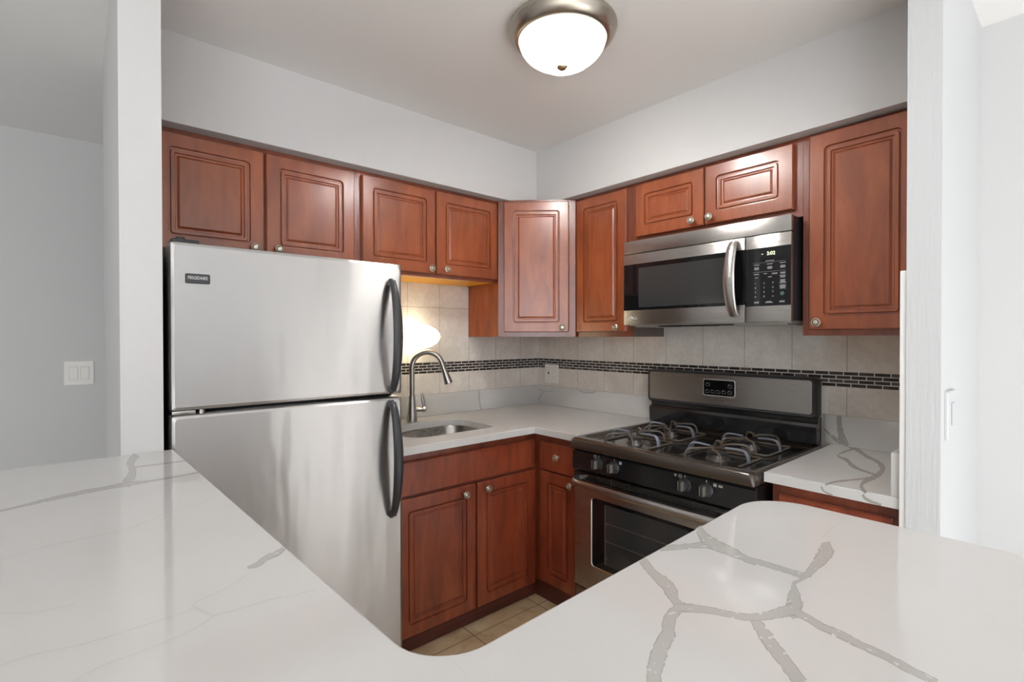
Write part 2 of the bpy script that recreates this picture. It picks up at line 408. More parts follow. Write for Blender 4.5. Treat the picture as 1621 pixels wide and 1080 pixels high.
# ------------------------------------------------------------------ the setting
struct('floor', MB().box(-2.2, .12, -2.15, 1.3, -.05, 0), M_floor)
mb = MB(); poly = [(RX0-.1, RY0-.1), (.12, RY0-.1), (.12, -2.1505), (-2.2005, -2.1505), (-2.2005, 1.3), (RX0-.1, 1.3)]
mb.rings([[(x, y, z) for x, y in poly] for z in (-.05, 0)]); struct('floor', mb, M_floor2)
struct('ceiling', MB().box(RX0-.1, .12, RY0-.1, 1.3, ZC, ZC+.08), M_ceil)
struct('wall_back', MB().box(-2.137, 0, 0, .1, 0, ZC), M_wall)
struct('wall_side', MB().box(0, .12, RY0-.1, .1, 0, ZC), M_wall)
struct('wall_partition', MB().box(-2.2265, -2.137, -.80, .1045, 0, ZC), M_wall)
struct('wall_hall', MB().box(RX0-.1, .12, 1.10, 1.2, 0, ZC), M_wall)
struct('wall_stub', MB().box(-.66, 0, -2.15, -2.079, 0, ZC), M_jamb)
struct('trim_1', MB().box(-.655, 0, -2.079, -2.064, 0, 1.455, .003), M_trim)
# wall south and west of the camera, with window openings
def holed(axis, c0, c1, lo, hi, wins):
    mb = MB(); edges = sorted(wins); cur = lo
    def bx(a, b, z0, z1):
        if axis == 'x': mb.box(a, b, c0, c1, z0, z1)
        else: mb.box(c0, c1, a, b, z0, z1)
    for a, b, z0, z1 in edges:
        bx(cur, a, 0, ZC); bx(a, b, 0, z0); bx(a, b, z1, ZC); cur = b
    bx(cur, hi, 0, ZC); return mb
struct('wall_south', holed('x', RY0-.1, RY0-.0, RX0-.1, 0, WINS_S), M_wall)
struct('wall_west', holed('y', RX0-.1, RX0, RY0, 1.1, WINS_W), M_wall)
k = 0
for wins, ax in ((WINS_S, 'x'), (WINS_W, 'y')):
    for a, b, z0, z1 in wins:
        k += 1; mb = MB(); mid = (a+b)/2
        for p, q, r, s in ((a-.06, a, z0-.06, z1+.06), (b, b+.06, z0-.06, z1+.06), (a, b, z0-.06, z0), (a, b, z1, z1+.06), (mid-.02, mid+.02, z0, z1), (a, b, (z0+z1)/2-.02, (z0+z1)/2+.02)):
            if ax == 'x': mb.box(p, q, RY0, RY0+.035, r, s)
            else: mb.box(RX0, RX0+.035, p, q, r, s)
        struct('window_%d' % k, mb, M_trim)
# dropped soffit over the wall cabinets
SD, SZ = .345, 2.0145
mb = MB(); poly = [(-2.137, 0), (-2.137, -SD), (-SD, -SD), (-SD, -2.079), (0, -2.079), (0, 0)]
n = len(poly); mb.rings([[(x, y, z) for x, y in poly] for z in (SZ, ZC)])
struct('trim_2', mb, M_wall)
# half wall that carries the bar top
mb = MB(); poly = [(-2.2265, -.80), (-2.137, -.80), (-2.137, -2.10), (-1.42, -2.10), (-1.42, -2.19), (-2.2265, -2.19)]
mb.rings([[(x, y, z) for x, y in poly] for z in (0, .951)])
struct('wall_bar', mb, M_wall)

# stone tile field with the mosaic band
CT, BZ = .8466, .9653          # counter top, top of the quartz upstand
MZ0, MZ1 = 1.0789, 1.1408
TT = .006
def tiles(name, rects, m, frame):
    mb = MB(); R = Matrix.Rotation(rot2d(frame), 4, 'Z')
    for u0, u1, z0, z1 in rects:
        mb.box(u0, u1, -TT, 0, z0, z1)
    mb.v = [tuple(R @ Vector(v)) for v in mb.v]
    return struct(name, mb, m)
tiles('trim_3', [(-1.42, -TT, BZ, MZ0), (-1.42, -TT, MZ1, 1.60)], M_tile_b, 'B')
tiles('trim_4', [(TT, 2.064, CT-.05, MZ0), (TT, 2.064, MZ1, 1.40)], M_tile_s, 'S')
def mosaic(name, u0, u1, frame, phase):
    mb = MB(); mb.box(u0, u1, -.004, 0, MZ0, MZ1, mi=1); rows = 4; hh = (MZ1-MZ0)/rows; w = .0515; g = .0034
    for r in range(rows):
        z0 = MZ0+r*hh+g/2; off = phase+(w/2 if r % 2 else 0)
        x = u0-w+(off % w)
        while x < u1:
            a = max(x+g/2, u0); b = min(x+w-g/2, u1)
            if b-a > .004:
                i0 = len(mb.f); mb.box(a, b, -.0052, -.003, z0, z0+hh-g, .0005, 0, 1); tn = random.choice((.1, .2, .35, .5, .6, .95))
                for i in range(i0, len(mb.f)): mb.tone[i] = tn; mb.sm[i] = False
            x += w
    R = Matrix.Rotation(rot2d(frame), 4, 'Z'); mb.v = [tuple(R @ Vector(v)) for v in mb.v]
    return struct(name, mb, [M_mosaic, M_tile_w])
mosaic('trim_5', -1.42, -.0072, 'B', .0); mosaic('trim_6', .0072, 2.064, 'S', .02)

# ------------------------------------------------------------------ cabinet pieces
def slab_door(u0, u1, z0, z1, yf, t=.019, raised=True, m=.048):
    mb = MB()
    L = [(0., t, .002), (0., .004, .003), (.0035, .0, .005)]
    if raised:
        L += [(m, 0., .016), (m+.0020, .0085, .014), (m+.0070, .0090, .011), (m+.0095, .0026, .009),
              (m+.0200, .0026, .003), (m+.0225, .0085, .002), (m+.0275, .0088, .002), (m+.0350, .0034, .002)]
    R = []
    for ins, dy, r in L:
        R.append([(a, yf+dy, b) for a, b in rrect(u0+ins, u1-ins, z0+ins, z1-ins, r)])
    mb.rings(R); return mb
def knob(parent, org, u, z, yf, name='knob'):
    mb = MB()
    mb.lathe([(0.0055, -.002), (0.0055, .006), (0.0049, .012), (0.0073, .015), (0.0144, .0175), (0.0159, .0205), (0.0152, .0240), (0.0128, .0258), (0.0116, .0248)], (u, yf, z), '-y', 28, 0, cap=False)
    mb.lathe([(0.0116, .0248), (0.0088, .0248)], (u, yf, z), '-y', 28, 1, cap=False)
    mb.lathe([(0.0088, .0248), (0.0078, .0268), (0.0049, .0276), (0, .0278)], (u, yf, z), '-y', 28, 0, cap=False)
    return mb.build(name, [M_knob, M_knobd], parent, org, 'round satin nickel knob')
def wall_cabinet(label, frame, u0, u1, z0, z1, yframe, doors, knobs, wm=M_cherry, under=M_maple, lsider=None, back=-.0005, stiles=()):
    cx = (u0+u1)/2; org = (cx, yframe/2, z0)
    t = thing('wall_cabinet', label, 'cabinet', frame, org, 'wall cabinets around the corner')
    mb = MB(); mb.box(u0, u1, yframe+.018, back-TT, z0+.012, z1-.001)
    for a in (u0, u1-.016): mb.box(a, a+.016, yframe+.018, back-TT, z0, z0+.0125)
    mb.build('carcass', lsider or M_side, t, org)
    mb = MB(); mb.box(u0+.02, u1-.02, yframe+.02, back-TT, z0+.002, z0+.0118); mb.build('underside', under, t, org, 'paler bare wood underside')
    # face frame: stiles and rails around the openings
    mb = MB(); sw = .03
    mb.box(u0, u0+sw, yframe, yframe+.018, z0, z1); mb.box(u1-sw, u1, yframe, yframe+.018, z0, z1)
    mb.box(u0+sw, u1-sw, yframe, yframe+.018, z0, z0+.035); mb.box(u0+sw, u1-sw, yframe, yframe+.018, z1-.035, z1)
    for s in stiles: mb.box(s-.02, s+.02, yframe, yframe+.018, z0+.035, z1-.035)
    mb.build('face_frame', M_frame, t, org)
    for (a, b, c, d), kn in zip(doors, knobs):
        dd = slab_door(a, b, c, d, yframe-.0198).build('door', wm, t, org)
        knob(dd, Vector(org)+dd.location, kn[0], kn[1], yframe-.0198)
    return t
UF = -.285
wall_cabinet('short two-door cherry wall cabinet above the refrigerator', 'B', -2.136, -1.379, 1.572, 2.0135, UF,
    [(-2.115, -1.7582, 1.588, 1.994), (-1.7514, -1.3956, 1.588, 1.994)], [(-1.7944, 1.6214), (-1.7092, 1.6238)], stiles=(-1.7548,))
wall_cabinet('short two-door cherry wall cabinet above the sink', 'B', -1.3785, -.5745, 1.572, 2.0135, UF,
    [(-1.3597, -.9855, 1.588, 1.994), (-.9765, -.5955, 1.588, 1.994)], [(-1.0164, 1.6113), (-.9288, 1.6143)], stiles=(-.981,))
wall_cabinet('tall narrow cherry wall cabinet left of the microwave', 'S', .584, .9455, 1.281, 2.0135, UF,
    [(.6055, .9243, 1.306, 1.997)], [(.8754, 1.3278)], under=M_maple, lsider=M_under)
wall_cabinet('low two-door cherry wall cabinet directly above the microwave', 'S', .946, 1.7005, 1.7235, 2.0135, UF,
    [(.979, 1.3217, 1.752, 1.996), (1.3268, 1.6728, 1.752, 1.996)], [(1.2745, 1.7772), (1.3544, 1.779)], stiles=(1.3243,))
wall_cabinet('tall cherry wall cabinet right of the microwave by the white jamb', 'S', 1.701, 2.0635, 1.284, 2.0135, UF,
    [(1.7255, 2.046, 1.305, 2.003)], [(1.757, 1.3305)])
# diagonal corner cabinet
KD = -.864/math.sqrt(2)                 # distance of its face from the corner along the diagonal
org = (0, KD, 1.281)
t = thing('wall_cabinet', 'tall diagonal corner cherry wall cabinet between sink and microwave', 'cabinet', 'D', org, 'wall cabinets around the corner')
s2 = math.sqrt(2)
def toD(x, y): return ((x-y)/s2, (x+y)/s2)
poly = [toD(-.574, -.007), toD(-.574, -.286), toD(-.286, -.583), toD(-.007, -.583), toD(-.007, -.007)]
hw = (poly[2][0]-poly[1][0])/2
mb = MB(); mb.rings([[(a, b+.0, z) for a, b in poly] for z in (1.281, 2.0135)]); mb.build('carcass', M_side, t, org)
yF = min(poly[1][1], poly[2][1])-.001
mb = MB(); a0, a1 = poly[1][0], poly[2][0]
for q in ((a0, a0+.032, 1.281, 2.0135), (a1-.032, a1, 1.281, 2.0135), (a0+.032, a1-.032, 1.281, 1.316), (a0+.032, a1-.032, 1.980, 2.0135)): mb.box(q[0], q[1], yF-.016, yF+.006, q[2], q[3])
mb.build('face_frame', M_frame, t, org)
dd = slab_door(-.1714, .1736, 1.306, 2.000, yF-.036).build('door', M_cherry, t, org); knob(dd, Vector(org)+dd.location, .1386, 1.3305, yF-.036)

# base cabinets
BF = -.60
def base_cabinet(label, frame, u0, u1, drawers, doors, kick=True, z1=.8150, false_front=False):
    org = ((u0+u1)/2, BF/2, 0)
    t = thing('base_cabinet', label, 'cabinet', frame, org, 'base cabinets under the quartz counters')
    mb = MB(); mb.box(u0, u1, BF+.018, -.03, .088, .625 if false_front else z1); mb.build('carcass', M_base, t, org)
    mb = MB(); sw = .035
    mb.box(u0, u0+sw, BF, BF+.018, .088, z1); mb.box(u1-sw, u1, BF, BF+.018, .088, z1)
    for a, b in ((.088, .11), (.62, .655), (.775, z1)): mb.box(u0+sw, u1-sw, BF, BF+.018, a, b)
    if len(doors) > 1:
        mid = (doors[0][1]+doors[1][0])/2; mb.box(mid-.025, mid+.025, BF, BF+.018, .11, .62)
    mb.build('face_frame', M_frame, t, org)
    ka, kb_ = (u0, u1+.0139) if frame == 'B' else ((u0-.0139, u1) if u0 < 1 else (u0, u1))
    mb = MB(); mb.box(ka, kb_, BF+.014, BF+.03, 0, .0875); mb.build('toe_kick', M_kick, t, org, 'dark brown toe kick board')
    for (a, b, c, d, kn) in drawers:
        o = slab_door(a, b, c, d, BF-.02, raised=False).build('false_front' if false_front else 'drawer', M_base, t, org)
        if kn: knob(o, Vector(org)+o.location, kn[0], kn[1], BF-.02)
    for (a, b, c, d, kn) in doors:
        o = slab_door(a, b, c, d, BF-.02).build('door', M_base, t, org)
        if kn: knob(o, Vector(org)+o.location, kn[0], kn[1], BF-.02)
    return t
base_cabinet('dark cherry sink base cabinet with two doors', 'B', -1.385, -.6005,
    [(-1.365, -.619, .645, .781, None)], [(-1.365, -.9782, .076, .633, (-1.044, .6002)), (-.9687, -.6155, .076, .633, (-.9223, .603))], false_front=True)
base_cabinet('narrow dark cherry base cabinet with one drawer left of the stove', 'S', .6005, .9000,
    [(.652, .8805, .645, .779, (.7786, .7201))], [(.652, .8860, .104, .638, (.8640, .6086))])
base_cabinet('dark cherry base cabinet right of the stove', 'S', 1.722, 2.062,
    [(1.745, 2.045, .645, .779, (1.895, .715))], [(1.745, 2.045, .104, .638, (1.785, .60))])

# ------------------------------------------------------------------ quartz worktops
def extrude_poly(outer, z0, z1, hole=None, bev=.0025):
    """slab with an eased top edge and an optional hole"""
    mb = MB(); bm = bmesh.new(); loops = []
    for lp in [outer]+([hole] if hole else []):
        vs = [bm.verts.new((x, y, z1)) for x, y in lp]; loops.append(vs)
        for a, b in zip(vs, vs[1:]+vs[:1]): bm.edges.new((a, b))
    bmesh.ops.triangle_fill(bm, use_beauty=True, use_dissolve=False, edges=bm.edges[:])
    ext = bmesh.ops.extrude_face_region(bm, geom=bm.faces[:])
    for v in [g for g in ext['geom'] if isinstance(g, bmesh.types.BMVert)]: v.co.z = z0
    bmesh.ops.recalc_face_normals(bm, faces=bm.faces)
    if bev:
        ed = [e for e in bm.edges if all(abs(v.co.z-z1) < 1e-6 for v in e.verts) and len(e.link_faces) == 2 and any(abs(f.normal.z) < .5 for f in e.link_faces)]
        bmesh.ops.bevel(bm, geom=ed, offset=bev, segments=2, affect='EDGES', profile=.5)
    mb.addbm(bm); return mb
VEINS={'A':[(-1.5884,-1.9985,-1.5638,-1.9972),(-1.6277,-2.0289,-1.5881,-2.0211),(-1.6436,-2.0572,-1.5967,-2.0427),(-1.6457,-2.0852,-1.6107,-2.0748),(-1.6461,-2.1068,-1.6219,-2.0994),(-1.6404,-2.1279,-1.619,-2.1214),(-1.6382,-2.1489,-1.6172,-2.1434),(-1.6391,-2.1655,-1.6166,-2.1589),(-1.6258,-2.1747,-1.6041,-2.1669)],'A0':[(-1.6996,-2.0097,-1.6916,-2.0037),(-1.6876,-2.0191,-1.6684,-2.0058),(-1.6674,-2.0302,-1.6469,-2.0174),(-1.6493,-2.0424,-1.6247,-2.0292),(-1.6408,-2.0597,-1.6102,-2.0455)],'B':[(-1.5007,-2.145,-1.4838,-2.1513),(-1.5219,-2.1471,-1.5179,-2.1697),(-1.5473,-2.1524,-1.5675,-2.1747),(-1.5844,-2.1584,-1.5999,-2.1733),(-1.6092,-2.1617,-1.6221,-2.1734),(-1.6354,-2.1651,-1.6434,-2.1708),(-1.6538,-2.1627,-1.6595,-2.1683),(-1.6706,-2.1664,-1.6678,-2.172)],'B2':[(-1.6647,-2.1659,-1.6606,-2.1695),(-1.6897,-2.1701,-1.6777,-2.1804),(-1.7135,-2.1758,-1.6968,-2.1902),(-1.733,-2.1832,-1.7107,-2.1949),(-1.7421,-2.1943,-1.7298,-2.1984)],'C1':[(-1.7529,-2.01,-1.7274,-2.0053),(-1.7662,-2.0296,-1.7421,-2.0257),(-1.7793,-2.0489,-1.755,-2.0435),(-1.7903,-2.0664,-1.7572,-2.0601),(-1.8008,-2.0806,-1.7732,-2.0806),(-1.8102,-2.0941,-1.7907,-2.093),(-1.8192,-2.1111,-1.7945,-2.1022),(-1.8094,-2.1189,-1.7894,-2.1076)],'C2':[(-1.804,-2.0956,-1.8151,-2.1133),(-1.8278,-2.0982,-1.8322,-2.1152),(-1.8517,-2.1066,-1.8436,-2.1215),(-1.8669,-2.1154,-1.8625,-2.1321),(-1.8884,-2.1204,-1.8859,-2.1401),(-1.9094,-2.1297,-1.902,-2.1466),(-1.9247,-2.1383,-1.9156,-2.1523),(-1.9414,-2.148,-1.9322,-2.1605)],'M':[(-1.8206,-2.1072,-1.8035,-2.0974),(-1.8104,-2.1189,-1.7912,-2.1092),(-1.7986,-2.1331,-1.7818,-2.1259),(-1.791,-2.1492,-1.7742,-2.1427),(-1.7814,-2.1662,-1.7636,-2.1587),(-1.766,-2.1776,-1.7463,-2.168),(-1.7494,-2.187,-1.7258,-2.1749),(-1.7338,-2.1955,-1.7025,-2.1797)],'D':[(-1.7767,-2.1651,-1.7611,-2.1663),(-1.7924,-2.1752,-1.7683,-2.177),(-1.8068,-2.1879,-1.78,-2.1901),(-1.8204,-2.2015,-1.7947,-2.2035),(-1.832,-2.2149,-1.8072,-2.2168),(-1.8413,-2.2254,-1.8178,-2.2278),(-1.8516,-2.2364,-1.8294,-2.2392)],'E':[(-1.7358,-2.1932,-1.7117,-2.1893),(-1.7365,-2.2039,-1.7164,-2.2014),(-1.7424,-2.2187,-1.723,-2.2164),(-1.7443,-2.2329,-1.7247,-2.2307),(-1.7477,-2.2467,-1.7277,-2.2449),(-1.7482,-2.2542,-1.7285,-2.2523)],'E2':[(-1.7413,-2.2202,-1.7251,-2.2177),(-1.743,-2.2338,-1.724,-2.2315),(-1.7456,-2.2474,-1.7278,-2.2459),(-1.7496,-2.2631,-1.7312,-2.2619),(-1.7518,-2.2775,-1.7331,-2.2768),(-1.756,-2.2917,-1.7381,-2.2915),(-1.7577,-2.3028,-1.7416,-2.3028),(-1.76,-2.3134,-1.7442,-2.3136)],'L1':[(-2.4138,-1.1854,-2.4156,-1.1709),(-2.3809,-1.1771,-2.3832,-1.1534),(-2.3367,-1.1617,-2.3388,-1.1256),(-2.2951,-1.152,-2.2961,-1.1102),(-2.2611,-1.144,-2.2609,-1.1047),(-2.2329,-1.1469,-2.2311,-1.0946),(-2.2032,-1.1399,-2.2016,-1.1114),(-2.156,-1.1341,-2.154,-1.111),(-2.105,-1.1258,-2.1023,-1.1038)],'L2':[(-2.1992,-0.7811,-2.1919,-0.8606),(-2.2212,-0.8914,-2.2072,-0.9322),(-2.224,-0.9957,-2.2081,-1.0127),(-2.2321,-1.0465,-2.2194,-1.1105),(-2.241,-1.0865,-2.231,-1.1601)],'L3':[(-2.2148,-0.9769,-2.2139,-0.9567),(-2.1642,-0.9809,-2.1625,-0.9601),(-2.1059,-0.9834,-2.1033,-0.9621)],'L4':[(-2.0832,-1.6474,-2.0848,-1.6619),(-2.0968,-1.6532,-2.0993,-1.6754),(-2.1155,-1.6617,-2.1171,-1.6828),(-2.1303,-1.6754,-2.1319,-1.6972),(-2.1433,-1.6839,-2.1443,-1.6927)],'f1':[(-2.3548,-1.4334,-2.3553,-1.428),(-2.319,-1.4289,-2.3194,-1.4223),(-2.2805,-1.4292,-2.2806,-1.4223),(-2.2502,-1.4236,-2.2502,-1.4165),(-2.2227,-1.4055,-2.2227,-1.398),(-2.1919,-1.376,-2.1916,-1.3693),(-2.1536,-1.3629,-2.1532,-1.3572),(-2.1216,-1.341,-2.1211,-1.335)],'f2':[(-2.3122,-1.8265,-2.3127,-1.8237),(-2.2904,-1.8158,-2.2908,-1.8123),(-2.2671,-1.8142,-2.2673,-1.8111),(-2.2379,-1.809,-2.238,-1.8057),(-2.2087,-1.798,-2.2089,-1.794),(-2.199,-1.7899,-2.1989,-1.7852),(-2.1756,-1.7921,-2.1753,-1.7883),(-2.1458,-1.793,-2.1451,-1.7891),(-2.1212,-1.8012,-2.1203,-1.7973),(-2.0976,-1.8041,-2.0968,-1.8007)],'f3':[(-2.3622,-1.7551,-2.3627,-1.7523),(-2.3399,-1.753,-2.3403,-1.7501),(-2.3159,-1.7602,-2.3161,-1.7573),(-2.2905,-1.7633,-2.2908,-1.7597),(-2.2671,-1.762,-2.2673,-1.7588),(-2.2403,-1.7619,-2.2403,-1.7586),(-2.2155,-1.7598,-2.2154,-1.757)],'f4':[(-2.1984,-1.7862,-2.1995,-1.7889),(-2.2114,-1.7509,-2.2132,-1.753),(-2.2039,-1.7422,-2.204,-1.7381),(-2.1741,-1.7303,-2.174,-1.7265),(-2.1486,-1.7105,-2.1485,-1.7072)],'f5':[(-2.3726,-1.6295,-2.3728,-1.6257),(-2.3537,-1.6488,-2.354,-1.6451),(-2.3318,-1.6572,-2.3321,-1.6533),(-2.3111,-1.66,-2.3113,-1.6567)],'f6':[(-2.3872,-1.4478,-2.3879,-1.4428),(-2.3615,-1.4369,-2.362,-1.4327),(-2.3431,-1.433,-2.3435,-1.4287)],'f7':[(-1.3478,-2.1329,-1.351,-2.1349),(-1.406,-2.1357,-1.409,-2.1375),(-1.4474,-2.1366,-1.4498,-2.1384),(-1.4789,-2.1403,-1.4803,-2.1417)],'f8':[(-2.0504,-2.0109,-2.0495,-2.0105),(-2.0503,-2.0215,-2.0494,-2.0211),(-2.051,-2.0327,-2.0501,-2.0325),(-2.0535,-2.0434,-2.0528,-2.0433),(-2.0552,-2.0498,-2.0545,-2.0498)],'r1':[(-0.0363,-1.7768,-0.0048,-1.7697),(-0.0928,-1.8194,-0.0054,-1.8032),(-0.1777,-1.8697,-0.1132,-1.8596),(-0.2395,-1.9156,-0.1807,-1.908),(-0.3116,-1.9414,-0.2539,-1.9457),(-0.3411,-1.9484,-0.3873,-1.9711),(-0.4419,-1.9505,-0.4956,-1.9703),(-0.5312,-1.9489,-0.5624,-1.964),(-0.6244,-1.9672,-0.6,-1.9715),(-0.6694,-1.9914,-0.6352,-1.9892)],'r2':[(-0.0344,-1.7912,-0.073,-1.8037),(-0.1243,-1.7856,-0.1533,-1.7962),(-0.2319,-1.7963,-0.2155,-1.7969),(-0.2937,-1.8405,-0.2352,-1.8306),(-0.3674,-1.8754,-0.3038,-1.8661),(-0.4027,-1.9105,-0.3634,-1.9032),(-0.4309,-1.9584,-0.3995,-1.9528)],'r3':[(-0.4532,-1.9524,-0.4918,-1.9625),(-0.5138,-1.9282,-0.5396,-1.9357),(-0.5854,-1.8961,-0.6126,-1.9051),(-0.6483,-1.887,-0.6668,-1.894)],'s1':[(-1.734,0.965,-1.754,0.9665),(-1.7326,0.9299,-1.7535,0.9348),(-1.7367,0.8915,-1.7622,0.9024),(-1.7437,0.8571,-1.7711,0.8788),(-1.7684,0.8454,-1.7778,0.8571)],'s2':[(-1.6871,0.9038,-1.6917,0.9098),(-1.7087,0.8804,-1.7159,0.8905),(-1.7291,0.8593,-1.7385,0.8754),(-1.7484,0.8496,-1.7561,0.8666)],'s3':[(-1.9317,0.9497,-1.933,0.9476),(-1.8902,0.907,-1.8917,0.9049),(-1.8474,0.8569,-1.8489,0.855)],'e1':[(-1.8742,0.8346,-1.8785,0.838),(-1.8806,0.8213,-1.8841,0.827),(-1.9051,0.8137,-1.9071,0.8189)],'e2':[(-1.9761,0.8313,-1.9824,0.8404),(-1.9898,0.8188,-1.9939,0.8292),(-2.0224,0.8145,-2.0244,0.8222)],'b1':[(-0.1597,0.9631,-0.1648,0.9606),(-0.1324,0.9364,-0.1358,0.9319),(-0.0746,0.9276,-0.0787,0.9218),(-0.0374,0.8976,-0.0474,0.894),(-0.0199,0.8639,-0.0291,0.8622)],'b2':[(-0.0784,0.9291,-0.0749,0.9231),(-0.0294,0.9403,-0.0258,0.9343)],'b3':[(-0.3719,0.9618,-0.3775,0.9669),(-0.3976,0.9443,-0.4019,0.9542),(-0.457,0.944,-0.457,0.9552),(-0.4982,0.9525,-0.4957,0.962),(-0.5137,0.9606,-0.5116,0.9651)],'k1':[(-0.5145,0.9633,-0.4988,0.9624),(-0.5138,0.9065,-0.4966,0.9064),(-0.499,0.8456,-0.4866,0.8461)],'c1':[(-0.2087,-0.2288,-0.1952,-0.2215),(-0.3308,-0.373,-0.3155,-0.3616),(-0.4077,-0.5005,-0.3946,-0.4905),(-0.5203,-0.6572,-0.5113,-0.651)],'c2':[(-0.2784,-0.0515,-0.2629,-0.0343),(-0.2784,-0.1488,-0.2571,-0.1258),(-0.2296,-0.2445,-0.202,-0.2162),(-0.1433,-0.3263,-0.1211,-0.3052),(-0.0391,-0.441,-0.0227,-0.4269)]}
def top(z, edge=None):
    st = [0]
    def f(a, b):
        if edge is not None: a = min(a, edge(b))
        return (a, b, z+.00004+st[0]*.000012)
    return f, st
SINK = fillet([(-1.235, -.300, .10), (-1.11, -.178, .25), (-.765, -.178, .10), (-.782, -.512, .035), (-1.235, -.512, .09)], 8)
# sink-side L counter (built in world coordinates, at the sink)
org = (-.70, -.30, CT-.031)
t = thing('countertop', 'white quartz corner countertop around the sink', 'countertop', 'B', org)
OUT = [(-1.405, -.0005), (-.0005, -.0005), (-.0005, -.9095), (-.644, -.9095), (-.644, -.644), (-1.405, -.644)]
mb = extrude_poly(OUT, CT-.031, CT, SINK)
pl, st = top(CT)
for k_ in ('c1', 'c2'): st[0] += 1; mb.ribbon(VEINS[k_], 1, pl)
mb.build('slab', [M_quartz, M_faint], t, org)
mb = MB(); mb.box(-1.405, -.0205, -.0205, -.0065, CT+.0003, BZ, .0015)
mb.ribbon(VEINS['k1'], 1, lambda a, b: (a, -.02058, b)); mb.build('upstand', [M_quartz, M_vein], t, org)
mb = MB(); mb.box(-.0205, -.0065, -.9095, -.0068, CT+.0003, BZ, .0015)
for k_ in ('b1', 'b2', 'b3'): mb.ribbon(VEINS[k_], 1, lambda a, b: (-.02058, a, b))
mb.build('upstand', [M_quartz, M_vein], t, org)
# right counter
org = (-.32, -1.89, CT-.031)
t = thing('countertop', 'short white quartz countertop right of the stove with bold grey vein', 'countertop', 'B', org)
mb = extrude_poly([(-.644, -2.0632), (-.0065, -2.0632), (-.0065, -1.712), (-.644, -1.712)], CT-.031, CT)
pl, st = top(CT)
for k_ in ('r1', 'r2', 'r3'): st[0] += 1; mb.ribbon(VEINS[k_], 1, pl)
for k_ in ('e1', 'e2'): mb.ribbon(VEINS[k_], 1, lambda a, b: (-.64408, a, b))
mb.build('slab', [M_quartz, M_veind], t, org)
mb = MB(); mb.box(-.0205, -.0065, -2.0632, -1.693, CT+.0003, BZ, .0015)
for i, k_ in enumerate(('s1', 's2', 's3')): mb.ribbon(VEINS[k_], 1 if k_ != 's3' else 2, lambda a, b, i=i: (-.02058-i*.00003, a, b))
mb.build('upstand', [M_quartz, M_veind, M_faint], t, org)
mb = MB(); mb.box(-.640, -.0210, -2.0632, -2.0432, CT+.0003, BZ, .0015); mb.build('upstand', M_quartz, t, org)
# bar top
ZB = .983
BAR = fillet([(-2.60, -.8015, .0), (-2.1165, -.8015, .006), (-2.0728, -2.018, .062), (-1.3353, -1.9882, .085), (-1.3353, -2.56, .02), (-2.60, -2.56, .02)], 10)
BAR = BAR[::-1]
org = (-2.0, -1.9, ZB-.031)
t = thing('bar_top', 'large L-shaped white quartz bar top in the foreground with branching grey veins', 'countertop', 'B', org)
mb = extrude_poly(BAR, ZB-.031, ZB, None, .003)
pl, st = top(ZB, lambda b: -2.1165+(.8015-abs(b))*-.0359-.003 if b > -1.90 else 9.)
for k_ in ('A0', 'A', 'B2', 'B', 'C1', 'C2', 'D', 'E', 'M', 'E2', 'L2', 'L1', 'L3', 'L4'): st[0] += 1; mb.ribbon(VEINS[k_], 1, pl)
for k_ in ('f1', 'f2', 'f3', 'f4', 'f5', 'f6', 'f7', 'f8'): st[0] += 1; mb.ribbon(VEINS[k_], 2, pl)
mb.build('slab', [M_quartz, M_vein, M_faint], t, org)

# ------------------------------------------------------------------ sink, faucet, sconce
org = (-1.0, -.35, CT-.22)
t = thing('sink', 'undermount stainless steel sink bowl set in the corner countertop', 'sink', 'B', org)
cxs, cys = -1.0, -.345
def off(lp, d):
    out = []; n_ = len(lp)
    for i in range(n_):
        a = Vector(lp[i-1]); b = Vector(lp[i]); c = Vector(lp[(i+1) % n_]); tt = (c-a).normalized(); nn = Vector((-tt.y, tt.x))
        ctr = Vector((cxs, cys))-b
        if nn.dot(ctr) < 0: nn = -nn
        out.append(b+nn*d)
    return out
mb = MB(); Rr = []
for d, z in ((-.02, CT-.0315), (.004, CT-.0315), (.007, CT-.036), (.012, CT-.16), (.022, CT-.19), (.045, CT-.2), (.11, CT-.204)):
    Rr.append([(p.x, p.y, z) for p in off(SINK, d)])
mb.rings(Rr, False, True, 0, True); mb.build('bowl', M_sink, t, org)
mb = MB(); mb.lathe([(.04, 0), (.042, .004), (.03, .004), (.027, -.002), (0, -.002)], (cxs, cys, CT-.2042), 'z', 24, cap=False); mb.build('drain', M_nickel, t, org)

FX, FY = -1.014, -.122
org = (FX, FY, CT)
t = thing('faucet', 'brushed nickel pull-down gooseneck kitchen faucet behind the sink', 'faucet', 'B', org)
mb = MB(); mb.lathe([(.0, 0.0004), (.0265, .0004), (.0272, .004), (.0262, .012), (.0235, .05), (.019, .09), (.0165, .122), (.0158, .135)], (FX, FY, CT), 'z', 28, cap=False); mb.build('base', M_nickel, t, org)
